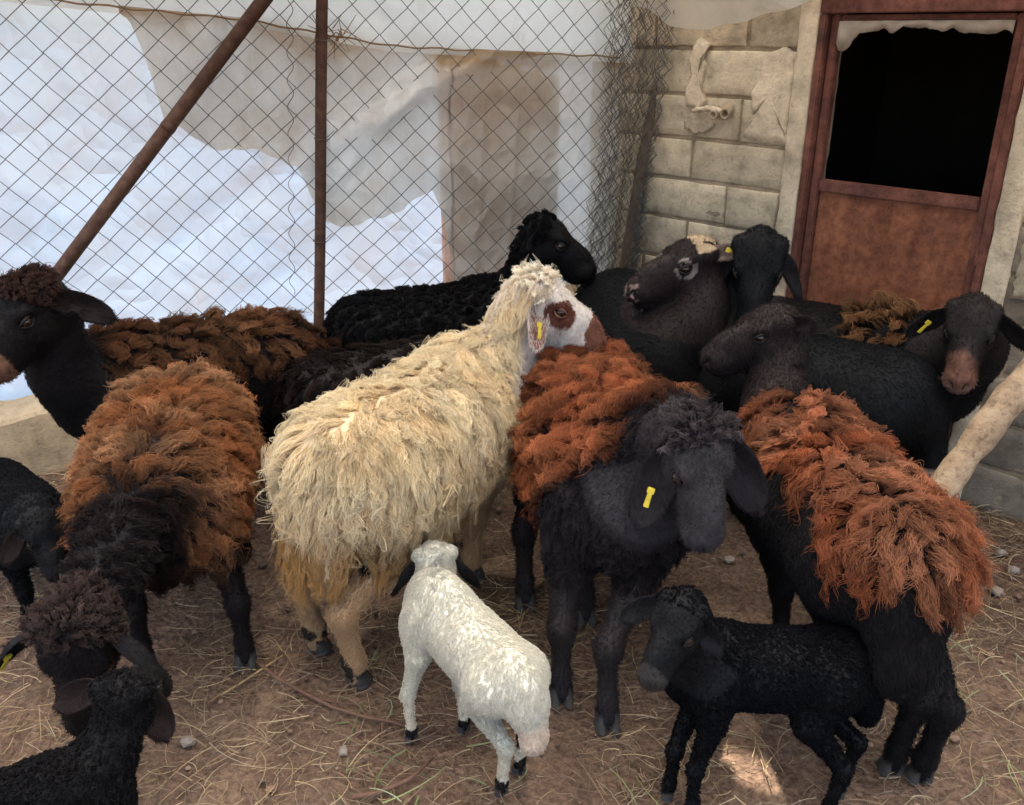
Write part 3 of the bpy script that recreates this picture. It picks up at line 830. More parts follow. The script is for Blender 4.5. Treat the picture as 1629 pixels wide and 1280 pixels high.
# ---- coat materials
def skin_material():
    m, nt, b, nd, lk = mat('sheep_skin')
    a = N(nt, 'ShaderNodeAttribute', attribute_name='col')
    n1 = noise(nt, 90, 3); n2 = noise(nt, 14, 3)
    f = N(nt, 'ShaderNodeMath', operation='MULTIPLY_ADD'); lk.new(n2.outputs[0], f.inputs[0]); f.inputs[1].default_value = .9; f.inputs[2].default_value = .55
    c = mixc(nt, 1.0, a.outputs['Color'], f.outputs[0], 'MULTIPLY')
    lk.new(c, b.inputs['Base Color']); b.inputs['Roughness'].default_value = .62
    b.inputs['Specular IOR Level'].default_value = .12
    bump(nt, n1.outputs[0], .5, .004, b)
    return m
def hair_material(name, rough=.5, spec=.3, trans=.25):
    m, nt, b, nd, lk = mat(name)
    r = N(nt, 'ShaderNodeAttribute', attribute_name='rootcol'); t = N(nt, 'ShaderNodeAttribute', attribute_name='tipcol')
    hi = N(nt, 'ShaderNodeHairInfo')
    rp = ramp(nt, [(0, (0, 0, 0)), (.75, (1, 1, 1))]); lk.new(hi.outputs['Intercept'], rp.inputs[0])
    c = mixc(nt, rp.outputs[0], r.outputs['Color'], t.outputs['Color'])
    lk.new(c, b.inputs['Base Color']); b.inputs['Roughness'].default_value = rough
    b.inputs['Specular IOR Level'].default_value = spec
    tr = N(nt, 'ShaderNodeBsdfTranslucent'); lk.new(c, tr.inputs[0])
    mx = N(nt, 'ShaderNodeMixShader'); mx.inputs[0].default_value = trans
    lk.new(b.outputs[0], mx.inputs[1]); lk.new(tr.outputs[0], mx.inputs[2])
    lk.new(mx.outputs[0], nd['Material Output'].inputs[0])
    return m
M_SKIN = skin_material()
M_WOOL = hair_material('wool', .8, .04, .3)
M_COAT = hair_material('short_hair', .45, .12, .1)
M_HOOF = simple('hoof_horn', (.05, .045, .042), .55, .4, 60)
M_HOOFL = simple('hoof_horn_grey', (.055, .05, .046), .7, .2, 60)
M_TAG = simple('yellow_plastic', (.85, .62, .06), .4, .5)
def eye_material():
    m, nt, b, nd, lk = mat('eye')
    b.inputs['Base Color'].default_value = (.016, .008, .004, 1); b.inputs['Roughness'].default_value = .1
    b.inputs['Specular IOR Level'].default_value = .6
    return m
M_EYE = eye_material()
M_NOST = simple('nostril_skin', (.010, .007, .007), .6, .3)
M_LID = simple('eyelid', (.022, .018, .018), .6, .15)
M_LIDB = simple('eyelid_brown', (.2, .09, .06), .5, .4)
def ear_material(name, outer, inner):
    m, nt, b, nd, lk = mat(name)
    a = N(nt, 'ShaderNodeAttribute', attribute_name='col')
    n = noise(nt, 60, 3)
    c = mixc(nt, n.outputs[0], mixc(nt, .45, a.outputs['Color'], (0, 0, 0)), a.outputs['Color'])
    lk.new(c, b.inputs['Base Color']); b.inputs['Roughness'].default_value = .7; b.inputs['Specular IOR Level'].default_value = .08
    bump(nt, n.outputs[0], .3, .003, b)
    return m
M_EAR = ear_material('ear_skin', None, None)

ROT = lambda v, rz: Vector((v.x * math.cos(rz) - v.y * math.sin(rz), v.x * math.sin(rz) + v.y * math.cos(rz), v.z))

def sample_surface(V, Q, n):
    T = np.concatenate([Q[:, [0, 1, 2]], Q[:, [0, 2, 3]]])
    A, B, C = V[T[:, 0]], V[T[:, 1]], V[T[:, 2]]
    ar = np.linalg.norm(np.cross(B - A, C - A), axis=1)
    i = RNG.choice(len(T), n, p=ar / ar.sum())
    u, v = RNG.random((2, n)); m = u + v > 1; u[m], v[m] = 1 - u[m], 1 - v[m]
    return A[i] + u[:, None] * (B[i] - A[i]) + v[:, None] * (C[i] - A[i])

def strands(fld, V, Q, s, mask, n, spacing, length, flow, lift=.6, height=(.004, .03), curl=(.006, 3.0), clump=.8, frizz=.003, rad=.0007, K=9, grav=.25, tip=.35, kids=1, spread=.0016, fly=.05, wander=.14):
    """locks of hair: guides that leave the skin, lie along the flow and rest on the body; strands follow their lock"""
    P = sample_surface(V, Q, max(60, n // kids))
    w = mask(P / s)
    P = P[RNG.random(len(P)) < w]
    nC = max(30, int(len(P) * spacing))
    Cc = P[RNG.choice(len(P), nC, replace=False)]
    kd = kdtree.KDTree(nC)
    for i, p in enumerate(Cc): kd.insert(p, i)
    kd.balance()
    own = np.fromiter((kd.find(p)[1] for p in P.tolist()), int, len(P))
    # guides
    nn = fld.grad(Cc, .02 * s)
    L = length(Cc / s) * s * RNG.uniform(.55, 1.3, nC)
    fl = flow(Cc / s, nn); fl = nrm(fl - nn * (fl * nn).sum(1, keepdims=True) + RNG.normal(0, wander, (nC, 3)))
    d = nrm(nn * lift + fl)
    hgt = RNG.uniform(height[0], height[1], nC) * s
    drift = RNG.normal(0, wander * 1.3, (nC, 3))
    G = [Cc.copy()]
    p = Cc.copy()
    for k in range(1, K):
        t = k / (K - 1)
        p = p + d * (L / (K - 1))[:, None]
        g = fld.grad(p, .015 * s); dist = fld.sample(p)
        want = hgt * min(1, t * 2.2)
        p = p + g * np.clip(want - dist, 0, .05)[:, None]
        f2 = flow(p / s, g); f2 = nrm(f2 - g * (f2 * g).sum(1, keepdims=True) + drift)
        d = nrm(d * .62 + f2 * .38 + np.array([0, 0, -grav]))
        over = (dist > want * 1.3)
        d = nrm(d - g * np.where(over, .25, 0)[:, None])
        G.append(p.copy())
    G = np.stack(G, 1)                                   # nC,K,3
    tt = np.linspace(0, 1, K)
    tang = nrm(np.gradient(G, axis=1)); g0 = nn[:, None, :]
    b1 = nrm(np.cross(tang, g0)); b2 = np.cross(b1, tang)
    ph = RNG.uniform(0, 6.28, (nC, 1)); fr = curl[1] * RNG.uniform(.7, 1.3, (nC, 1))
    am = curl[0] * s * RNG.uniform(.5, 1.4, (nC, 1)) * np.minimum(1, tt * 1.6)
    G = G + b1 * (am * np.sin(6.283 * fr * tt + ph))[..., None] + b2 * (.7 * am * np.abs(np.cos(6.283 * fr * tt + ph)))[..., None]
    # strands
    n = len(P)
    Gs = G[own]; off = (P - Cc[own])[:, None, :]
    fl_ = (RNG.random((n, 1, 1)) < fly)
    c = (clump * tt ** .8)[None, :, None] * RNG.uniform(.75, 1.1, (n, 1, 1)) * np.where(fl_, .35, 1)
    sc_len = RNG.uniform(.75, 1.08, (n, 1, 1))
    S = Gs[:, :1] + (Gs - Gs[:, :1]) * sc_len + off * (1 - np.clip(c, 0, 1))
    fz = frizz * s * tt[None, :, None] * np.where(fl_, 3.0, 1)
    a1, a2 = RNG.normal(0, 1, (2, n, 1, 3)); w1 = RNG.uniform(1, 3, (n, 1, 1)) * 6.283; q1 = RNG.uniform(0, 6.28, (n, 1, 1))
    S = S + fz * (a1 * np.sin(w1 * tt[None, :, None] + q1) + a2 * .6)
    if kids > 1:
        S = np.repeat(S, kids, 0); P = np.repeat(P, kids, 0); own = np.repeat(own, kids)
        n = len(P)
        jo = RNG.normal(0, 1, (n, 1, 3)) * spread * s; j2 = RNG.normal(0, 1, (n, 1, 3)) * spread * s
        k_ = tt[None, :, None]
        wv = np.sin(RNG.uniform(4, 14, (n, 1, 1)) * k_ + RNG.uniform(0, 6.28, (n, 1, 1)))
        S = S[:, :1] + (S - S[:, :1]) * RNG.uniform(.86, 1.05, (n, 1, 1)) + jo * (1 - .3 * k_) * np.minimum(1, k_ * 5 + .3) + j2 * wv * k_
    R = rad * RNG.uniform(.7, 1.25, (n, 1)) * (1 - (1 - tip) * tt[None, :] ** 2)
    return S, R, P, own, nC

def leaf_ear(base, direction, normal, length, width, col_out, col_in, notch=False, cup=.55, bend=(0, 0, 0)):
    """a long cupped pendulous ear with thickness"""
    d = direction.normalized(); nrm_ = (normal - d * normal.dot(d)).normalized(); w = d.cross(nrm_)
    bend = Vector(bend)
    nu, nv = 13, 9
    V, cols = [], []
    for side in (0, 1):
        for i in range(nu):
            t = i / (nu - 1)
            c = base + d * (length * t) + bend * (length * t * t)
            wd = width * .5 * (.45 + .55 * math.sin(math.pi * min(t, .5))) * math.sqrt(max(0.0, 1 - max(0, (t - .5) / .5) ** 2.2)) + .0012
            th = .0032 * (1 - .4 * t) * (length / .17)
            for j in range(nv):
                q = -1 + 2 * j / (nv - 1)
                ww = wd
                if notch and q > .2 and .38 < t < .52: ww = wd * .55
                cp = cup * (1 - .6 * t)
                p = c + w * (q * ww) + nrm_ * (-cp * ww * (1 - q * q) * 1.2 + (th if side == 0 else -th) * (1 - q * q * .85))
                p = p + nrm_ * (.003 * math.sin(t * 9 + q * 2))
                V.append(p); cols.append((*(col_in if side == 0 else col_out), 1))
    F = []
    o = nu * nv
    for i in range(nu - 1):
        for j in range(nv - 1):
            a = i * nv + j
            F.append((a, a + 1, a + nv + 1, a + nv)); F.append((o + a, o + a + nv, o + a + nv + 1, o + a + 1))
        a, b = i * nv, (i + 1) * nv
        F.append((a, b, o + b, o + a)); a += nv - 1; b += nv - 1; F.append((a, o + a, o + b, b))
    a = (nu - 1) * nv
    for j in range(nv - 1): F.append((a + j, a + j + 1, o + a + j + 1, o + a + j))
    return V, F, cols

def ear_tag(at_, d, nrm_, size):
    """yellow plastic button with a long strap"""
    d = d.normalized(); n = (nrm_ - d * nrm_.dot(d)).normalized(); w = d.cross(n)
    bm = bmesh.new()
    def box(c, l, wd, th, taper=1.0):
        vs_ = []
        for a in (-1, 1):
            for b in (-1, 1):
                for e in (-1, 1):
                    k = taper if a > 0 else 1
                    vs_.append(bm.verts.new(c + d * (a * l / 2) + w * (b * wd / 2 * k) + n * (e * th / 2)))
        for f in ((0, 1, 3, 2), (4, 6, 7, 5), (0, 4, 5, 1), (2, 3, 7, 6), (0, 2, 6, 4), (1, 5, 7, 3)):
            bm.faces.new([vs_[i] for i in f])
    box(at_ + n * .002, size * .36, size * .42, .006)
    box(at_ + d * size * .62 + n * .004, size * .9, size * .26, .003, 1.25)
    bmesh.ops.recalc_face_normals(bm, faces=bm.faces)
    bmesh.ops.bevel(bm, geom=bm.edges[:], offset=.0012, segments=2, affect='EDGES')
    return bm

def make_hoof(parent, p, yaw, s, material):
    """two claws with a cleft"""
    parts = []
    for sd in (-1, 1):
        V, F = [], []
        prof = [(.047, .017, .0135, -.004), (.033, .0195, .0145, 0), (.014, .024, .0155, .004), (.002, .027, .016, .007)]
        for z, lx, wy, fx in prof:
            for k in range(8):
                a = 2 * math.pi * k / 8
                x = fx + lx * math.cos(a) * (1.25 if math.cos(a) > 0 else .9); y = sd * .0165 + wy * math.sin(a) * (1 - .25 * max(0, math.cos(a)))
                V.append(Vector((p[0], p[1], 0)) + ROT(Vector((x * s, y * s, z * s)), yaw))
        for i in range(len(prof) - 1):
            for k in range(8):
                a, b = i * 8 + k, i * 8 + (k + 1) % 8
                F.append((a, a + 8, b + 8, b))
        F.append(tuple(range(24, 32))); F.append(tuple(range(7, -1, -1)))
        parts.append((V, F))
    V, F = join_lists(parts)
    return mesh_obj('hoof', V, F, material, parent)

def make_sheep(name, label, pos, yaw, s, head, look, legs, col, res=.008, group=None, ear=((.25, .55, -.85), (.25, .55, -.85)), up=None,
               wide=1.0, deep=.86, tail=1.0, neck_r=1.0, neck_mid=None, tags=(False, False), paint=None, head_s=1.0, ear_len=.165, ear_w=.075, notch=False,
               fleece=None, coat=None, ear_col=None, hoofm=None, fat=1.0, lid=None, eyes=True, lx=1.0, lt=.84, zo=0.0, hip=1.0):
    """pos: ground point under the trunk; yaw: heading; head: world point between the eyes; look: world vector of the muzzle;
    legs: four world ground points front left, front right, hind left, hind right (None: default)"""
    root = empty(name, (pos[0], pos[1], 0), yaw)
    tag(root, label, 'lamb' if s < .75 else 'sheep', group or ('lambs in the pen' if s < .75 else 'grown sheep in the pen'))
    inv = lambda p: ROT(Vector(p) - Vector((pos[0], pos[1], 0)), -yaw)
    hd = inv(head); f = ROT(Vector(look), -yaw).normalized()
    upv = ROT(Vector(up), -yaw) if up else Vector((0, 0, 1))
    side = upv.cross(f).normalized(); u = f.cross(side).normalized()   # side: the animal's left
    hs = s * head_s
    H = lambda a, b, c: np.array(hd + (f * a + side * b + u * c) * hs)
    lg = []
    dflt = [(.24 * lx, .115), (.24 * lx, -.115), (-.27 * lx, .11), (-.27 * lx, -.11)]
    for i in range(4):
        if legs and legs[i] is not None:
            q = inv((legs[i][0], legs[i][1], 0)); lg.append((q.x, q.y))
        else:
            lg.append((dflt[i][0] * s, dflt[i][1] * s))
    allx = [q[0] for q in lg] + [hd.x]; ally = [q[1] for q in lg] + [hd.y]
    lo = (min(min(allx) - .30 * s, -.60 * s), min(min(ally) - .30 * s, -.34 * s), -.012)
    hi = (max(max(allx) + .30 * s, .55 * s), max(max(ally) + .30 * s, .34 * s), max((.80 + zo) * s, hd.z + .2 * s))
    fd = Field(lo, hi, res)
    E = lambda c, r, k=.05, **kw: fd.ell([c[0] * s * lx, c[1] * s, (c[2] + zo) * s], [r[0] * s * lx, r[1] * s, r[2] * s], k * s, **kw)
    # trunk
    E((.0, 0, .505 + .1 * (1 - deep)), (.33, .195 * wide, .19 * deep), .05)
    E((-.20, 0, .525), (.22, .185 * wide, .175 * deep), .06)
    E((.22, 0, .52), (.19, .150 * wide, .178), .07)
    E((.30, 0, .51), (.12, .115, .145), .06)
    E((-.02, 0, .44 + .15 * (1 - deep)), (.28, .17 * wide, .155 * deep), .06)
    E((.20, 0, .61), (.14, .09, .085), .06)
    E((-.33, 0, .54), (.12, .14 * wide, .135), .06)
    # fat tail
    if tail > 0:
        E((-.42, 0, .47), (.065 * tail, .10 * tail, .11 * tail), .04)
        E((-.45, 0, .36), (.045 * tail, .075 * tail, .085 * tail), .04)
    # legs
    for i in range(4):
        sd = 1 if i % 2 == 0 else -1
        x, y = lg[i][0] / s, lg[i][1] / s
        C = lambda a, bb, ra, rb, k=.03: fd.cone([q * s for q in a], [q * s for q in bb], ra * s * (lt if ra < .06 else .5 + .5 * lt), rb * s * (lt if rb < .06 else .5 + .5 * lt), k * s)
        if i < 2:
            sh = (.235 * lx, sd * .115, .47); el = (.20 * lx * .6 + x * .4 - .01, sd * .07 + y * .4, .355 + zo); kn = (x * .85 + .2 * .15 * lx + .012, y, .205 + zo * .5); ft = (x - .004, y, .075); ho = (x + .004, y, .032)
            E((sh[0] / lx, sh[1], sh[2]), (.085, .06, .13), .05)
            C((sh[0], sh[1], sh[2] + zo), el, .075, .058, .05); C(el, kn, .055, .0335, .03); C((kn[0], kn[1], kn[2] + .01), (kn[0], kn[1], kn[2] - .01), .036, .034, .02)
            C(kn, ft, .030, .0245, .02); C(ft, ho, .030, .027, .015)
        else:
            hp = (-.27 * lx, sd * .10, .51); st = (-.17 * lx * .7 + (x + .10) * .3, sd * .08 + y * .35, .37 + zo); hk = (x - .034, y, .235 + zo * .5); ft = (x - .004, y, .078); ho = (x + .004, y, .032)
            E((hp[0] / lx, hp[1], hp[2]), (.125 * hip, .075, .14 * hip), .05)
            C((hp[0], hp[1], hp[2] + zo), st, .10 * hip, .078 * hip, .05); C(st, hk, .060, .036, .035); C((hk[0] - .012, hk[1], hk[2] + .01), (hk[0], hk[1], hk[2] - .02), .031, .034, .02)
            C(hk, ft, .032, .0255, .02); C(ft, ho, .031, .027, .015)
    # neck
    a = np.array((.25 * lx, 0, .545 + zo)) * s; e = H(-.045, 0, -.055)
    if neck_mid is not None: mid = np.array(inv(neck_mid))
    else: mid = (a + e) / 2 + np.array((.045, 0, .0)) * s
    pts = [(1 - t) ** 2 * a + 2 * t * (1 - t) * mid + t * t * e for t in np.linspace(0, 1, 7)]
    rr = np.array([.140, .122, .106, .092, .081, .073, .066]) * s * neck_r
    for i in range(6): fd.cone(pts[i], pts[i + 1], rr[i], rr[i + 1], .03 * s)
    # head
    R = np.array([list(f), list(side), list(u)])
    hE = lambda c, r, k=.02, **kw: fd.ell(H(*c), [q * hs for q in r], k * hs, R=R, **kw)
    hE((-.012, 0, .008), (.088, .066, .068), .03)
    fd.cone(H(.0, 0, -.005), H(.165, 0, -.038), .062 * hs, .040 * hs, .02 * hs)
    hE((.085, 0, .006), (.105, .040, .040), .025)
    hE((.178, 0, -.036), (.042, .043, .043), .02)
    hE((.192, 0, -.022), (.026, .034, .028), .015)
    fd.cone(H(.0, 0, -.058), H(.155, 0, -.074), .048 * hs, .026 * hs, .025 * hs)
    for sd in (-1, 1):
        hE((.03, sd * .05, .030), (.036, .020, .018), .02)
        hE((.01, sd * .045, -.04), (.055, .024, .04), .025)
        hE((.052, sd * .063, .012), (.020, .012, .014), .010, sub=True)
        hE((.213, sd * .021, -.018), (.014, .008, .010), .006, sub=True)
        hE((.195, sd * .030, -.062), (.040, .012, .0045), .006, sub=True)
        hE((-.03, sd * .06, .03), (.03, .022, .025), .02)
    V, Q = fd.mesh()
    hloc = (V - np.array(hd)) @ R.T / hs                                # vertex positions in the head's frame
    vc = np.tile(np.array(col, float), (len(V), 1))
    if paint is not None: vc = paint(V / s, hloc, vc)
    body = np_mesh('body', V, Q, M_SKIN, root, vc)
    # eyes
    if eyes:
        for sd in (1, -1):
            bm = bmesh.new(); bmesh.ops.create_uvsphere(bm, u_segments=12, v_segments=8, radius=.0155 * hs)
            bmesh.ops.translate(bm, verts=bm.verts, vec=Vector(H(.052, sd * .0560, .012)))
            eo = bm_obj('eye', bm, M_EYE, root, True)
            for lidz, tilt in ((.010, 1), (-.010, -1)):
                ring = []
                for k in range(9):
                    q = -1 + 2 * k / 8
                    ring.append(Vector(H(.052 + q * .021, sd * (.0655 - .007 * q * q - (.004 if q > 0 else 0) * q), .012 + lidz * (1 - q * q) * 1.0 + .001 * tilt)))
                Vt, Ft = tube(ring, [(.0022 + .0032 * (1 - abs(-1 + 2 * k / 8))) * hs for k in range(9)], 6)
                mesh_obj('eyelid', Vt, Ft, lid or M_LID, eo)
    # nostrils and mouth line, laid on the muzzle's surface
    def onsurf(p, out=0.0):
        p = np.array([p], float)
        for _ in range(3): p = p - fd.grad(p) * fd.sample(p)[:, None]
        return Vector((p + fd.grad(p) * out)[0])
    if eyes and s > .5:
        for sd in (1, -1):
            c0 = [onsurf(H(.222 - .010 * q * q, sd * (.012 + .015 * q), -.026 + .018 * q), -.0008 * hs) for q in np.linspace(0, 1, 6)]
            Vt, Ft = tube(c0, [.0016 * hs, .0035 * hs, .0048 * hs, .005 * hs, .0038 * hs, .0015 * hs], 6)
            mesh_obj('nostril', Vt, Ft, M_NOST, root)
        c0 = [onsurf(H(.212 - .085 * q * q, .045 * q, -.055 - .008 * abs(q)), -.0010 * hs) for q in np.linspace(-1, 1, 17)]
        Vt, Ft = tube(c0, .0019 * hs, 5)
        mesh_obj('mouth', Vt, Ft, M_NOST, root)
    # ears
    ec = ear_col or (tuple(col), tuple(x * 1.25 for x in col))
    for i, sd in enumerate((1, -1)):
        d = ear[i]
        if d is None: continue
        if len(d) == 4: dv = ROT(Vector(d[:3]), -yaw)                   # given in world axes
        else: dv = f * -d[0] + side * sd * d[1] + Vector((0, 0, d[2]))
        nv = (f * .5 + side * sd * .8 + Vector((0, 0, .1)))
        if len(d) == 4:
            nv = inv(cam.location) - Vector(H(-.022, sd * .058, .030))
        if abs(dv.normalized().dot(nv.normalized())) > .8: nv = f
        Vt, Ft, cc = leaf_ear(Vector(H(-.022, sd * .058, .030)), dv, nv, ear_len * s, ear_w * s, ec[0], ec[1], notch and i == notch - 1, bend=(0, 0, -.12))
        eo = mesh_obj('ear', Vt, Ft, M_EAR, root, True, cc)
        if not globals().get('BALD') and s * ear_len > .05:
            Va = np.array([list(q) for q in Vt]); Fa = np.array([q for q in Ft if len(q) == 4])
            nh = 2600
            Pe = sample_surface(Va, Fa, nh); dn_ = np.array(dv.normalized()); de = nrm(dn_ + RNG.normal(0, .35, (nh, 3)) + np.array((0, 0, -.25)))
            Le = RNG.uniform(.006, .014, (nh, 1)) * (s ** .5)
            Se = np.stack([Pe, Pe + de * Le * .5, Pe + nrm(de + np.array((0, 0, -.4))) * Le], 1)
            ce = np.tile(np.array(ec[0]), (nh, 1)) * RNG.uniform(.6, 1.3, (nh, 1))
            hair_obj('ear_hair', Se, np.full((nh, 3), .0005) * np.array((1, .8, .3)), ce, ce, M_COAT, eo)
        if tags[i]:
            dn = dv.normalized(); nn_ = (nv - dn * nv.dot(dn)).normalized()
            c0 = Vector(H(-.022, sd * .058, .030)) + dn * (ear_len * s * tags[i]) + nn_ * .004
            bm_obj('ear_tag', ear_tag(c0, (dn + Vector((0, 0, -.6))), nn_, .036), M_TAG, eo)
    # hooves
    for i in range(4):
        make_hoof(root, lg[i], math.atan2(0, 1), s, hoofm or M_HOOF)
    info = dict(paint=paint, col=np.array(col, float), root=root, fd=fd, V=V, Q=Q, s=s, hd=np.array(hd), R=R, hs=hs, a=a / s, e=e / s, yaw=yaw)
    if coat and not globals().get('BALD'): coat(info)
    if fleece and not globals().get('BALD'): fleece(info)
    return info

# ---- fleece and coat recipes
def flow_sides(P, n):
    """wool parts along the spine, runs back and hangs down the flanks"""
    y = P[:, 1]
    sg = np.tanh((y + .05 * vnoise(P, 9, 61) + .03 * vnoise(P, 25, 62)) / .085)
    topness = np.clip(n[:, 2], 0, 1)
    return np.stack([-.45 - .25 * topness, sg * (.25 + .9 * topness), -1.0 + .3 * topness], 1)
def flow_back(P, n):
    return np.stack([np.full(len(P), -1.0), .15 * np.tanh(P[:, 1] / .05), np.full(len(P), -.75)], 1)
def head_dist(info, P):
    return np.linalg.norm((P * info['s'] - info['hd']), axis=1) / info['hs']
def face(info, P, back=-.01):
    h = (P * info['s'] - info['hd']) @ info['R'].T / info['hs']
    return (h[:, 0] > back) & (np.linalg.norm(h, axis=1) < .30)
def short_coat(n, length=.014, rad=.00045, mask=None, headlen=.45, jitter=.12, lift=.3, k=1.0):
    """short lying hair in the colours of the skin below it"""
    def go(info):
        s = info['s']
        m = (lambda P: np.ones(len(P))) if mask is None else (lambda P: mask(info, P))
        def ln(P):
            hdist = head_dist(info, P)
            return length * np.where(hdist < .26, headlen, 1.0) * np.where(P[:, 2] < .3, .55, 1.0)
        S, R, P, own, nC = strands(info['fd'], info['V'], info['Q'], s, m, n, .25, ln, flow_back, lift, (.001, .005), (.0006, 1.0), .35, .002, rad, 4, .1, .3)
        c = np.tile(info['col'], (len(P), 1))
        if info['paint'] is not None: c = info['paint'](P / s, (P - info['hd']) @ info['R'].T / info['hs'], c)
        c = c * (1 + RNG.normal(0, jitter, (len(P), 1))) * k
        c = np.clip(c, .002, .9)
        hair_obj('coat', S, R, c * .85, c, M_COAT, info['root'])
    return go
def wool(n, mask, root, tip, spacing=.05, length=.07, flow=flow_sides, lift=.6, height=(.004, .03), curl=(.006, 2.5), clump=.85, frizz=.003, rad=.0008, K=10, grav=.15, name='fleece', colfn=None, lockvar=.25, tipr=.35, kids=1, spread=.0016, fly=.05, bare=True, wander=.14):
    def go(info):
        s = info['s']
        L = length if callable(length) else (lambda P: np.full(len(P), length))
        S, R, P, own, nC = strands(info['fd'], info['V'], info['Q'], s, lambda P: mask(info, P) * (np.where(face(info, P), 0, 1) if bare else 1), n, spacing, L, flow, lift, height, curl, clump, frizz, rad, K, grav, tipr, kids, spread, fly, wander)
        lv = (1 + RNG.normal(0, lockvar, nC))[own][:, None] * (1 + RNG.normal(0, .08, (len(P), 1)))
        rc = np.tile(np.array(root, float), (len(P), 1)); tc = np.tile(np.array(tip, float), (len(P), 1))
        if colfn is not None: rc, tc = colfn(info, P / s, S[:, -1] / s, rc, tc, own, nC)
        hair_obj(name, S, R, np.clip(rc * lv, .002, .95), np.clip(tc * lv, .002, .95), M_WOOL, info['root'])
    return go
def recipes(*fs):
    return lambda info: [f(info) for f in fs]

BLK = (.014, .013, .015); BRN = (.028, .019, .017)
def trunk_mask(zlo=.36, x0=-.6, x1=.30, soft=.06):
    def m(info, P):
        w = sstep(zlo - soft / 2, zlo + soft / 2, P[:, 2]) * (1 - sstep(x1 - soft, x1 + soft, P[:, 0])) * sstep(x0 - soft, x0 + soft, P[:, 0])
        return w * (head_dist(info, P) > .2)
    return m
MUL = lambda a, k: tuple(x * k for x in a)
QUICK = globals().get('QUICK', 1.0)
nq = lambda n: int(n * QUICK)

def topknot(n, root, tip, length=.05, x1=.03, z0=.02, curl=.006, spacing=.12, kids=2):
    def m(i, P):
        h = (P * i['s'] - i['hd']) @ i['R'].T / i['hs']
        e = .012 * vnoise(P, 30, 2)
        return ((np.abs(h[:, 1]) < .085) & (h[:, 0] < x1 + e) & (h[:, 0] > -.13) & (h[:, 2] > z0 + e) & (np.linalg.norm(h, axis=1) < .17)).astype(float)
    def go(info):
        R = info['R']
        def fl(P, nn):
            h = (P * info['s'] - info['hd']) @ R.T / info['hs']
            d = np.stack([(h[:, 0] + .02) * 6, h[:, 1] * 9, -.5 + 0 * h[:, 0]], 1) + RNG.normal(0, .25, (len(P), 3))
            return d @ R
        wool(n, m, root, tip, spacing, length, fl, .7, (.004, .02), (curl, 1.5), .8, .004, .0006, 7, .05, 'topknot', lockvar=.3, kids=kids, bare=False)(info)
    return go
# ---------------------------------------------------------------- C: the white ewe
def paint_white(P, h, c):
    n = vnoise(P, 9, 3)[:, None]; n2 = vnoise(P, 60, 4)
    c[:] = (.60, .47, .31)
    face = (h[:, 0] > -.05) & (np.linalg.norm(h, axis=1) < .28)
    c[face] = (.74, .68, .62)
    eye = np.sqrt(((h[:, 0] - .055) / .048) ** 2 + ((h[:, 2] - .008) / .038) ** 2) + n2 * .12 < 1
    eye &= np.abs(h[:, 1]) > .035
    c[face & eye] = (.16, .062, .042)
    muz = (h[:, 0] + .25 * (h[:, 2] + .03) + n2 * .010 > .158) & face
    c[muz] = (.22, .095, .062)
    freck = face & (vnoise(P, 110, 9) > .55) & ~muz
    c[freck] = c[freck] * .5 + np.array((.2, .09, .06)) * .5
    leg = P[:, 2] < .33
    c[leg] = (.46, .30, .17)
    blk = leg & (vnoise(P, 14, 8) > .35) & (P[:, 0] < 0)
    c[blk] = (.04, .03, .025)
    return c
def col_white(info, P, T, rc, tc, own, nC):
    z = P[:, 2]; low = 1 - sstep(.36, .58, z + .05 * vnoise(P, 7, 2)); rear = 1 - sstep(-.42, -.2, P[:, 0])
    k = np.clip(low * .9 + rear * low * .4, 0, 1)[:, None]
    w = (vnoise(P, 12, 5) * .5 + .5)[:, None]
    top = np.array((.82, .735, .54)) * (1 - w) + np.array((.76, .61, .385)) * w
    bot = np.array((.60, .36, .15)) * (1 - .35 * w)
    tc = top * (1 - k) + bot * k
    drt = ((1 - sstep(.27, .40, z)) * rear * .75)[:, None]
    tc = tc * (1 - drt) + np.array((.14, .085, .05)) * drt
    rc = tc * np.array((.82, .74, .64))
    return rc, tc
def mask_white(info, P):
    w = sstep(.33, .39, P[:, 2]) * (1 - sstep(.24, .30, P[:, 0] + .10 * (.6 - P[:, 2])))
    leg = (P[:, 2] < .40) & (P[:, 0] > .08)
    return w * np.where(leg, .25, 1)
def len_white(P):
    return .080 + .022 * (1 - sstep(.36, .55, P[:, 2])) + .012 * vnoise(P, 8)
C_legs = (gnd(712, 880), gnd(752, 920), gnd(505, 1035), gnd(568, 1088))
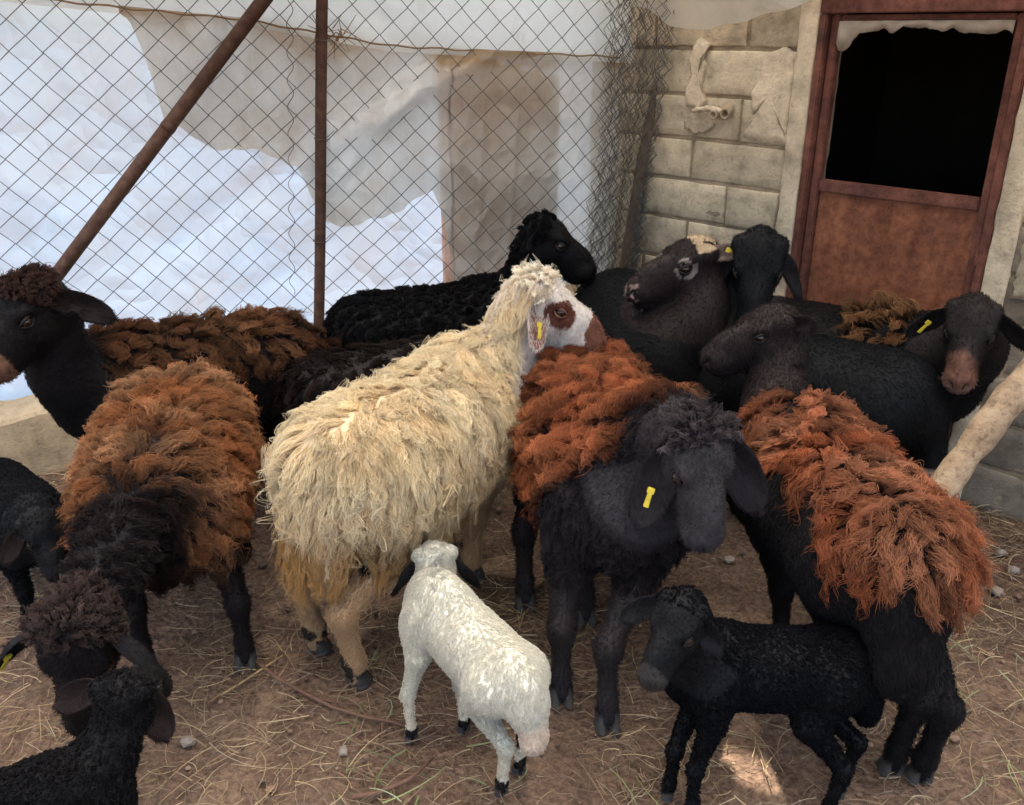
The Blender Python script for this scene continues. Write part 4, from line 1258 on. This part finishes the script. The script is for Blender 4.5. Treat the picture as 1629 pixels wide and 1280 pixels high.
sheepC = dict(name='sheep', label='cream white long-fleeced ewe with brown muzzle and yellow ear tag, chin on a rusty back',
    pos=(-.225, 2.11), yaw=math.radians(60), s=1.0, head=at(860, 478, 2.38), look=(.84, .02, -.50), legs=C_legs, col=(.7, .6, .45), res=.0065,
    paint=paint_white, ear=((.3, .3, -1.0), (.12, .55, -.95)), tags=(False, .62), ear_col=((.70, .62, .55), (.30, .14, .10)), ear_len=.14, ear_w=.07,
    head_s=1.0, neck_mid=at(836, 540, 2.38), lid=M_LIDB, wide=1.02, tail=.9, hoofm=M_HOOF, neck_r=.9,
    coat=short_coat(nq(160000), .016, .0005, lambda i, P: np.where(face(i, P, -.04) | (P[:, 2] < .36), 1.0, .0), .5, .06),
    fleece=recipes(
        wool(nq(110000), mask_white, (.6, .5, .38), (.8, .7, .5), .05, len_white, flow_sides, .5, (.004, .022), (.004, 2.0), .62, .005, .0005, 11, .28, colfn=col_white, lockvar=.08, kids=4, spread=.0020, fly=.12, wander=.12),
        wool(nq(60000), lambda i, P: ((P[:, 0] > .20) & (P[:, 2] > .42) & (head_dist(i, P) > .085)) * 1.0, (.62, .52, .42), (.80, .72, .60), .15, .035, lambda P, n: np.stack([-np.ones(len(P)) * .5, 0 * P[:, 0], -np.ones(len(P)) * .8], 1), .4, (.002, .01), (.002, 1), .6, .004, .0005, 6, .2, 'neck_wool', lockvar=.06, kids=2),
        topknot(nq(140000), (.66, .55, .42), (.86, .77, .62), .024, .0, .035, .003, .2)))

# ---------------------------------------------------------------- B: front left brown ewe, head down
def col_rust(edge, hot=(.42, .155, .045), pale=(.55, .30, .13), dark=(.030, .020, .018), seed=1):
    def go(info, P, T, rc, tc, own, nC):
        e = edge(P)[:, None]
        w = np.clip(vnoise(P, 10, seed) * .6 + .4, 0, 1)[:, None]; q = np.clip(vnoise(P, 22, seed + 5) * .7 + .35, 0, 1)[:, None]
        c = np.array(hot) * (1 - w * .7) + np.array(pale) * w * .7
        c = c * (1 - .45 * q * (RNG.random((nC, 1))[own]))
        tc = c * e + np.array(dark) * (1 - e)
        rc = tc * .36 + np.array(dark) * .5  # dark roots under bleached tips, darkened further to paint shade between locks
        return rc, tc
    return go
def edgeB(P):
    n = vnoise(P, 7, 21) * .06 + vnoise(P, 18, 22) * .035
    wd = .010 + .10 * np.clip(P[:, 0] - .05, 0, .4)
    mid = np.exp(-((P[:, 1] - .012 + n * .4) / wd) ** 2) * sstep(.0, .10, P[:, 0] + n)
    front = 1 - sstep(.34, .44, P[:, 0] + n)
    low = sstep(.39, .45, P[:, 2] + n)
    return np.clip(front * (.1 + .9 * low) * (1 - .55 * mid), 0, 1)
sheepB = dict(name='sheep', label='dark ewe with shaggy light brown fleece, head lowered to a black lamb at the left',
    pos=(-.88, 2.04), yaw=math.radians(-77), s=.88, head=at(128, 1012, 1.45), look=(-.05, -.30, -.95), up=(0, -.85, .35), legs=(gnd(392, 1055), gnd(232, 1060), None, None), col=(.012, .0095, .010), res=.0065,
    ear=((.1, .75, -.75), (.1, .8, -.7)), tags=(False, .75), wide=1.14, tail=.8, head_s=1.12, ear_len=.17, hoofm=M_HOOFL, neck_mid=Vector((-.82, 1.66, .56)), neck_r=.98, ear_col=((.016, .014, .016), (.022, .019, .021)),
    fleece=recipes(
        wool(nq(120000), trunk_mask(.37, -.7, .46), BRN, (.4, .2, .08), .035, lambda P: .072 + .015 * vnoise(P, 6), flow_sides, .7, (.005, .034), (.008, 1.4), .68, .005, .00055, 11, .12, colfn=col_rust(edgeB, (.32, .125, .050), (.53, .32, .18), (.020, .014, .013), seed=3), lockvar=.24, kids=3, spread=.0022, fly=.12, wander=.24),
        wool(nq(60000), lambda i, P: ((P[:, 0] > .34) & (head_dist(i, P) > .12)) * 1.0 * (P[:, 2] > .34), (.012, .009, .009), (.032, .025, .024), .10, .04, flow_back, .5, (.003, .015), (.004, 1.5), .75, .004, .0006, 7, .1, 'neck_wool', kids=2),
        topknot(nq(330000), (.016, .012, .012), (.070, .048, .042), .030, -.015, -.01, .004, .12)),
    coat=short_coat(nq(70000)))

# ---------------------------------------------------------------- D: front centre ewe
def edgeD(P):
    n = vnoise(P, 8, 33) * .05 + vnoise(P, 20, 34) * .02
    return sstep(.46, .53, P[:, 2] + n + .10 * np.clip(-P[:, 1], -.2, .2)) * (1 - sstep(.31, .38, P[:, 0] + n + .35 * np.clip(P[:, 1] - .05, 0, 1) + .6 * np.clip(.64 - P[:, 2], 0, .2) + .3 * np.clip(-P[:, 1] - .12, 0, 1)))
def colD(info, P, T, rc, tc, own, nC):
    rc, tc = col_rust(edgeD, (.32, .100, .043), (.45, .19, .09), (.018, .013, .013), 5)(info, P, T, rc, tc, own, nC)
    side = sstep(.06, .12, P[:, 1] + .02 * vnoise(P, 9, 4))[:, None] * sstep(.3, .5, P[:, 2])[:, None]
    br = np.array((.085, .045, .03)) * (.6 + .8 * RNG.random((nC, 1))[own])
    return rc * (1 - side) + br * .6 * side, tc * (1 - side) + br * side
sheepD = dict(name='sheep', label='dark charcoal ewe with curly rust-red back facing the camera, yellow tag on its ear',
    pos=(.235, 2.05), yaw=math.radians(-84), s=.95, head=at(1104, 716, 1.61), look=(.17, -.48, -.83), legs=(gnd(965, 1152), gnd(892, 1112), gnd(930, 985), gnd(835, 962)), col=(.026, .0215, .0235), res=.0065,
    ear=((.50, .02, -.85, 1), (-.34, .04, -.95, 1)), tags=(False, .6), wide=1.03, neck_mid=Vector((.31, 1.78, .70)), head_s=.97, ear_len=.20, ear_w=.085, tail=.8, neck_r=1.08, hoofm=M_HOOFL,
    ear_col=((.022, .018, .021), (.03, .025, .028)),
    paint=lambda P, h, c: np.where(((h[:, 0] > .0) & (np.linalg.norm(h, axis=1) < .28))[:, None], np.array((.042, .037, .040)), c),  # face lighter than the body: sky sheen on it painted into the colour
    fleece=recipes(
        wool(nq(100000), lambda i, P: np.clip(edgeD(P) + .9 * (P[:, 1] > .02) * (P[:, 2] > .45) * (P[:, 0] < .22), 0, 1), BRN, (.4, .15, .05), .030, lambda P: .062 + .012 * vnoise(P, 6), flow_sides, .95, (.004, .040), (.015, 2.2), .68, .004, .0006, 12, .05, colfn=colD, lockvar=.24, kids=3, spread=.0018, fly=.1, wander=.38),
        wool(nq(90000), lambda i, P: (1 - .9 * edgeD(P)) * (P[:, 2] > .32) * (head_dist(i, P) > .13), (.015, .012, .0135), (.040, .033, .036), .12, .032, lambda P, n: np.stack([-.2 + 0 * P[:, 0], .3 * np.tanh(P[:, 1] / .05), -1 + 0 * P[:, 0]], 1), .35, (.002, .010), (.003, 1.3), .65, .003, .0006, 7, .15, 'neck_wool', lockvar=.22, kids=2),
        topknot(nq(260000), (.03, .025, .027), (.075, .062, .065), .017, -.005, .04, .003)),
    coat=short_coat(nq(80000), .012))

# ---------------------------------------------------------------- E: right ewe seen from behind, head up
def edgeE(P):
    n = vnoise(P, 7, 41) * .04 + vnoise(P, 18, 42) * .02
    z0 = np.interp(P[:, 0], [-.5, -.36, -.2, 0, .2, .3], [.575, .60, .62, .60, .57, .57])
    z0 = z0 + .075 * sstep(.03, .11, P[:, 1]) * sstep(-.42, -.25, P[:, 0])
    return sstep(-.02, .03, P[:, 2] + n - z0) * (1 - sstep(.22, .32, P[:, 0] + n))
def maskE(info, P):
    return edgeE(P) * 1.0
sheepE = dict(name='sheep', label='black ewe with shaggy rust-orange mane of wool, back turned, near the log',
    pos=(.725, 1.79), yaw=math.radians(95), s=.90, deep=.80, hip=.85, zo=.03, lt=.80, head=at(1222, 524, 2.31), look=(-.95, -.18, -.30), legs=(gnd(1236, 1050), gnd(1300, 1065), gnd(1418, 1228), gnd(1462, 1242)), col=(.0085, .0075, .0085), res=.0065,
    ear=((.9, .25, -.18), (1.0, .5, .05)), neck_mid=Vector((.70, 2.25, .52)), head_s=1.0, ear_len=.10, ear_w=.05, tail=.95, neck_r=1.0, wide=.94,
    ear_col=((.022, .0155, .0155), (.026, .018, .018)),
    paint=lambda P, h, c: np.where((np.linalg.norm(h, axis=1) < .26)[:, None], np.array((.022, .0155, .0155)), c),
    fleece=recipes(
        wool(nq(150000), maskE, BRN, (.4, .15, .05), .030, lambda P: .072 + .02 * vnoise(P, 6) + .012 * (P[:, 0] < -.22), flow_sides, .65, (.005, .036), (.008, 1.3), .68, .005, .00055, 12, .16, colfn=col_rust(lambda P: np.clip(.45 + .75 * edgeE(P), 0, 1), (.31, .098, .044), (.50, .25, .145), (.02, .014, .013), 9), lockvar=.24, kids=3, spread=.0022, fly=.12, wander=.24),
        wool(nq(30000), lambda i, P: ((P[:, 0] > .2) & (head_dist(i, P) > .13)) * 1.0 * (P[:, 2] > .4), (.010, .008, .009), (.022, .0175, .019), .1, .022, lambda P, n: np.stack([0 * P[:, 0], 0 * P[:, 0], -1 + 0 * P[:, 0]], 1), .3, (.002, .008), (.002, 1.0), .6, .003, .0006, 5, .1, 'neck_wool', kids=2)),
    coat=short_coat(nq(90000), .016))

# ---------------------------------------------------------------- A: left standing ewe
def edgeA(P):
    n = vnoise(P, 7, 51) * .05
    return sstep(.52, .60, P[:, 2] + n) * (1 - sstep(.22, .30, P[:, 0] + n)) * (.55 + .45 * sstep(-.36, -.24, P[:, 0]))
sheepA = dict(name='sheep', label='tall black-brown ewe at far left with notched ear held out, by the wire fence',
    pos=(-1.02, 2.61), yaw=math.radians(207), s=.93, head=at(48, 488, 2.30), look=(-.42, -.72, -.50), legs=None, col=(.0085, .007, .0075), res=.0075,
    ear=((.96, .05, -.24, 1), (-.9, .3, -.3, 1)), notch=1, neck_mid=at(70, 620, 2.36), ear_len=.20, ear_w=.075, wide=1.0, neck_r=1.05, head_s=1.12,
    paint=lambda P, h, c: np.where(((h[:, 0] > .15) & (np.linalg.norm(h, axis=1) < .28))[:, None], np.array((.16, .085, .055)), c),
    ear_col=((.011, .008, .008), (.014, .010, .010)),
    fleece=recipes(
        wool(nq(80000), lambda i, P: edgeA(P) * (head_dist(i, P) > .2), BRN, (.3, .13, .05), .035, lambda P: .075 + .015 * vnoise(P, 6), flow_sides, .8, (.005, .038), (.012, 1.5), .74, .004, .0006, 10, .1, colfn=col_rust(lambda P: np.clip(.3 + .7 * edgeA(P), 0, 1) * (.45 + .55 * np.clip(vnoise(P, 5, 77) + .6, 0, 1)), (.22, .09, .038), (.34, .18, .085), (.02, .014, .013), 12), lockvar=.2, kids=3, wander=.4, fly=.1),
        topknot(nq(200000), (.018, .012, .011), (.055, .03, .024), .022, .02, .03, .005)),
    coat=short_coat(nq(60000)))

# ---------------------------------------------------------------- F: black curly sheep along the fence
def flow_rand(P, n): return flow_back(P, n) + RNG.normal(0, .5, (len(P), 3))
sheepF = dict(name='sheep', label='curly jet black sheep in profile facing right against the wire fence',
    pos=(-.25, 3.08), yaw=math.radians(22), s=.93, head=at(872, 378, 3.17), look=(.82, -.10, -.50), legs=None, col=(.005, .005, .0055), res=.008,
    ear=((.5, .45, -.8), (.7, .3, -.8)), ear_len=.085, ear_w=.05, neck_mid=at(852, 440, 3.17), head_s=1.06, neck_r=.82, tail=.7,
    ear_col=((.012, .011, .012), (.016, .015, .016)),
    fleece=recipes(wool(nq(60000), lambda i, P: (P[:, 2] > .36) * 1.0, (.005, .005, .006), (.011, .010, .011), .08, .022, flow_rand, .9, (.003, .014), (.006, 2.0), .7, .002, .0007, 8, .02, kids=2)),
    coat=short_coat(nq(20000), .012))

# ---------------------------------------------------------------- G: white-splashed face
def paintG(P, h, c):
    n = vnoise(P, 40, 6)
    hd_ = np.linalg.norm(h, axis=1) < .26
    poll = (h[:, 0] + .3 * h[:, 2] < .02) & (h[:, 2] > .045) & hd_
    c[hd_] = (.016, .0105, .0105)
    c[poll & (n > -.3)] = (.40, .30, .19)
    r = np.sqrt((h[:, 0] - .05) ** 2 + (h[:, 2] - .012) ** 2)
    ring = hd_ & (r > .016) & (r < .031) & (vnoise(P, 90, 6) > -.05) & (np.abs(h[:, 1]) > .03)
    c[ring] = (.20, .17, .155)
    mz = hd_ & (h[:, 0] > .185) & (h[:, 2] > -.085) & (vnoise(P, 70, 3) > .25)
    c[mz] = (.22, .16, .14)
    return c
sheepG = dict(name='sheep', label='black sheep with white poll and pale eye rings, head turned left by the block wall',
    pos=(.44, 2.92), yaw=math.radians(-83), s=.98, head=at(1098, 418, 2.72), look=(-.85, -.36, -.20), legs=None, col=(.005, .005, .006), res=.008,
    ear=((1.0, .3, .05), (.9, .5, -.5)), ear_len=.11, ear_w=.05, neck_mid=Vector((.60, 2.58, .62)), head_s=1.08, paint=paintG, neck_r=1.0,
    ear_col=((.40, .30, .24), (.3, .2, .16)), tags=(.6, False),
    coat=short_coat(nq(50000), .011, .0004))

# ---------------------------------------------------------------- H: black face to camera, body along the wall
def paintH(P, h, c):
    tail = (P[:, 0] < -.44) & (P[:, 2] < .36) & (vnoise(P, 20, 2) > -.2)
    c[tail] = (.22, .20, .17)
    return c
sheepH = dict(name='sheep', label='smooth blue-black sheep looking straight at the camera in front of the rusty door',
    pos=(.86, 2.54), yaw=math.radians(146), s=.94, head=at(1207, 412, 2.66), look=(-.17, -.60, -.76), legs=None, col=(.005, .0056, .007), res=.008,
    ear=((.05, .50, -.90), (.05, .55, -.90)), ear_len=.16, ear_w=.07, neck_mid=Vector((.66, 2.78, .70)), head_s=1.1, paint=paintH, neck_r=1.0,
    ear_col=((.011, .011, .013), (.016, .015, .018)), tail=.9,
    coat=short_coat(nq(50000), .011, .0004))

# ---------------------------------------------------------------- J: right sheep with pink-brown muzzle
def paintJ(P, h, c):
    hd_ = np.linalg.norm(h, axis=1) < .27
    c[hd_] = (.017, .0135, .013)
    e = .02 * vnoise(P, 30, 2)
    k = (sstep(.115, .165, h[:, 0] + e) * hd_)[:, None]
    c[:] = c * (1 - k) + np.array((.15, .072, .05)) * k
    k = (sstep(.165, .19, h[:, 0] + e) * sstep(.015, .03, -h[:, 2]) * hd_)[:, None]
    c[:] = c * (1 - k) + np.array((.24, .145, .12)) * k
    return c
sheepJ = dict(name='sheep', label='dark brown sheep with pinkish muzzle facing the camera beside the right block wall',
    pos=(1.10, 2.74), yaw=math.radians(-32), s=.96, head=at(1545, 515, 2.36), look=(-.36, -.66, -.66), legs=None, col=(.007, .006, .0065), res=.008,
    ear=((.05, .85, -.62), (.05, .80, -.62)), ear_len=.135, ear_w=.065, tags=(False, .55), neck_mid=Vector((1.40, 2.42, .60)), head_s=.94, paint=paintJ, neck_r=.95,
    ear_col=((.018, .015, .015), (.025, .02, .02)),
    fleece=recipes(wool(nq(30000), lambda i, P: ((P[:, 0] > .0) & (P[:, 0] < .20) & (P[:, 2] > .61)) * 1.0, BRN, (.34, .18, .075), .03, .07, flow_sides, 1.0, (.01, .06), (.014, 1.6), .88, .004, .001, 9, .05, colfn=col_rust(lambda P: np.ones(len(P)), (.20, .095, .042), (.30, .165, .08), BRN, 15), kids=2)),
    coat=short_coat(nq(50000), .011, .0004))

# ---------------------------------------------------------------- L: dark rump behind the white ewe
sheepL = dict(name='sheep', label='dark brown-black sheep mostly hidden behind the cream white ewe, by the fence post',
    pos=(-.36, 2.66), yaw=math.radians(22), s=.82, head=Vector((.02, 2.80, .50)), look=(.75, .1, -.6), legs=None, col=(.018, .014, .014), res=.009,
    ear=((.5, .45, -.8), (.7, .3, -.8)), ear_len=.12, tail=.8, neck_r=.9, neck_mid=Vector((-.10, 2.80, .50)),
    fleece=recipes(wool(nq(14000), trunk_mask(.40, -.6, .2), (.008, .0065, .006), (.024, .016, .0135), .05, .05, flow_back, .8, (.003, .02), (.006, 1.5), .85, .003, .0010, 7, .05)),
    coat=None)

# ---------------------------------------------------------------- lambs
def paintO(P, h, c):
    e = .03 * vnoise(P, 14, 6) + .015 * vnoise(P, 35, 7)
    x, y, z = P[:, 0] + e, P[:, 1], P[:, 2] + e
    n = (vnoise(P, 12, 6) * .5 + .5)[:, None]
    c[:] = np.array((.68, .655, .565)) * (1 - .35 * n) + np.array((.63, .565, .435)) * .35 * n
    rf = (sstep(.36, .42, -x) * sstep(.30, .36, z) * (1 - sstep(.50, .56, z)))[:, None] * .8
    c[:] = c * (1 - rf) + np.array((.70, .56, .44)) * rf
    lg = ((1 - sstep(.2, .32, z)) * .5)[:, None]
    c[:] = c * (1 - lg) + np.array((.70, .60, .44)) * lg
    bl = (x < -.22) & (y < -.02) & (y > -.12) & (z > .10) & (z < .29) & (vnoise(P, 9, 5) > -.15)
    c[bl] = (.03, .026, .026)
    c[P[:, 2] < .095 + .6 * e] = (.022, .02, .02)
    hd_ = np.linalg.norm(h, axis=1) < .27
    grey = hd_ & (np.abs(h[:, 1]) < .025) & (vnoise(P, 45, 3) > .1)
    c[grey] = (.46, .44, .38)
    return c
def colO(info, P, T, rc, tc, own, nC):
    tc = paintO(P, (P * info['s'] - info['hd']) @ info['R'].T / info['hs'], tc)
    return tc * .8, tc
lambO = dict(name='lamb', label='small white lamb with black ears and black feet in the middle, seen from behind',
    pos=(-.09, 1.53), yaw=math.radians(124), s=.49, zo=.10, hip=.74, lx=1.08, head=at(692, 893, 1.74), look=(-.12, .80, -.45), legs=(gnd(655, 1178), gnd(738, 1163), gnd(798, 1262), gnd(826, 1228)), col=(.75, .72, .62), res=.0045,
    ear=((.05, .62, -.85), (.05, .62, -.85)), ear_len=.22, ear_w=.085, paint=paintO, ear_col=((.02, .018, .018), (.03, .025, .025)), head_s=1.26, tail=.82, wide=.76, neck_r=.84, neck_mid=None, deep=.74, lt=.78,
    fleece=recipes(wool(nq(90000), lambda i, P: np.ones(len(P)) * np.where(P[:, 2] < .3, .6, 1), (.6, .56, .46), (.8, .76, .66), .16, lambda P: np.where(P[:, 2] < .36, .007, .017), flow_sides, .2, (.001, .005), (.0025, 1.2), .3, .0012, .0004, 6, .05, colfn=colO, lockvar=.04, kids=2, spread=.0018, bare=False)))
lambP = dict(name='lamb', label='curly black lamb standing at lower right, looking left past the dark ewe',
    pos=(.505, 1.44), yaw=math.radians(178), s=.515, zo=.08, hip=.85, lx=.93, deep=.76, lt=.78, head=at(1082, 985, 1.36), look=(-.55, -.62, -.52), legs=(gnd(1098, 1300), gnd(1062, 1268), gnd(1312, 1308), gnd(1334, 1264)), col=(.006, .006, .0072), res=.0045,
    ear=((.45, -.10, -.85, 1), (-.85, .12, -.42, 1)), ear_len=.17, ear_w=.075, head_s=1.22, tail=1.15, wide=.80, neck_mid=None, ear_col=((.010, .0095, .011), (.014, .013, .015)),
    paint=lambda P, h, c: np.where(((h[:, 0] > .17) & (np.linalg.norm(h, axis=1) < .28))[:, None], np.array((.03, .026, .025)), c),
    coat=short_coat(nq(30000), .010, .0004, lambda i, P: np.where(face(i, P) | (P[:, 2] < .3), 1.0, .2)),
    fleece=recipes(wool(nq(90000), lambda i, P: np.where(head_dist(i, P) < .24, .5, 1) * np.where(P[:, 2] < .3, .5, 1), (.004, .004, .005), (.009, .009, .011), .25, lambda P: np.where(P[:, 2] < .44, .005, .012), flow_rand, .6, (.001, .006), (.0025, 1.5), .3, .002, .0005, 7, .02, kids=2)))
lambM = dict(name='lamb', label='grey-black lamb at the left edge, head bowed behind the brown ewe',
    pos=(-1.36, 2.12), yaw=math.radians(-40), s=.545, head=at(62, 842, 1.93), look=(.50, -.45, -.75), legs=None, col=(.009, .009, .011), res=.006,
    ear=((.2, .6, -.8), (.2, .65, -.95)), ear_len=.165, ear_w=.08, head_s=1.15, tail=1.0, deep=.8, ear_col=((.028, .018, .016), (.02, .014, .014)), up=(.5, -.4, .8),
    coat=short_coat(nq(30000), .010, .0004, lambda i, P: np.where(face(i, P) | (P[:, 2] < .3), 1.0, .2)),
    fleece=recipes(wool(nq(50000), lambda i, P: np.where(head_dist(i, P) < .2, .35, 1.0), (.008, .008, .0095), (.02, .02, .023), .25, .014, flow_rand, .7, (.002, .010), (.005, 1.6), .3, .002, .0005, 6, .02)))
lambN = dict(name='lamb', label='black lamb in the lower left corner nose to nose with the bowed ewe',
    pos=(-.86, 1.06), yaw=math.radians(28), s=.53, head=at(203, 1108, 1.24), look=(.02, .85, -.35), legs=None, col=(.006, .0055, .006), res=.0045,
    ear=((-.90, .05, -.30, 1), (.25, -.12, -1.0, 1)), ear_len=.19, ear_w=.095, head_s=1.24, tail=1.0, ear_col=((.026, .016, .0145), (.026, .016, .0145)), neck_mid=None, neck_r=.95,
    coat=short_coat(nq(30000), .010, .0004, lambda i, P: np.where(face(i, P) | (P[:, 2] < .3), 1.0, .2)),
    fleece=recipes(wool(nq(110000), lambda i, P: np.where(head_dist(i, P) < .2, .5, 1), (.006, .0055, .006), (.016, .015, .016), .25, lambda P: np.where(P[:, 0] > .3, .010, .016), flow_rand, .6, (.002, .010), (.005, 1.6), .3, .002, .0005, 6, .02, kids=2)))
SHEEP = [sheepC, sheepB, sheepD, sheepE, sheepA, sheepF, sheepG, sheepH, sheepJ, sheepL, lambO, lambP, lambM, lambN]
for kw in SHEEP:
    make_sheep(**kw)
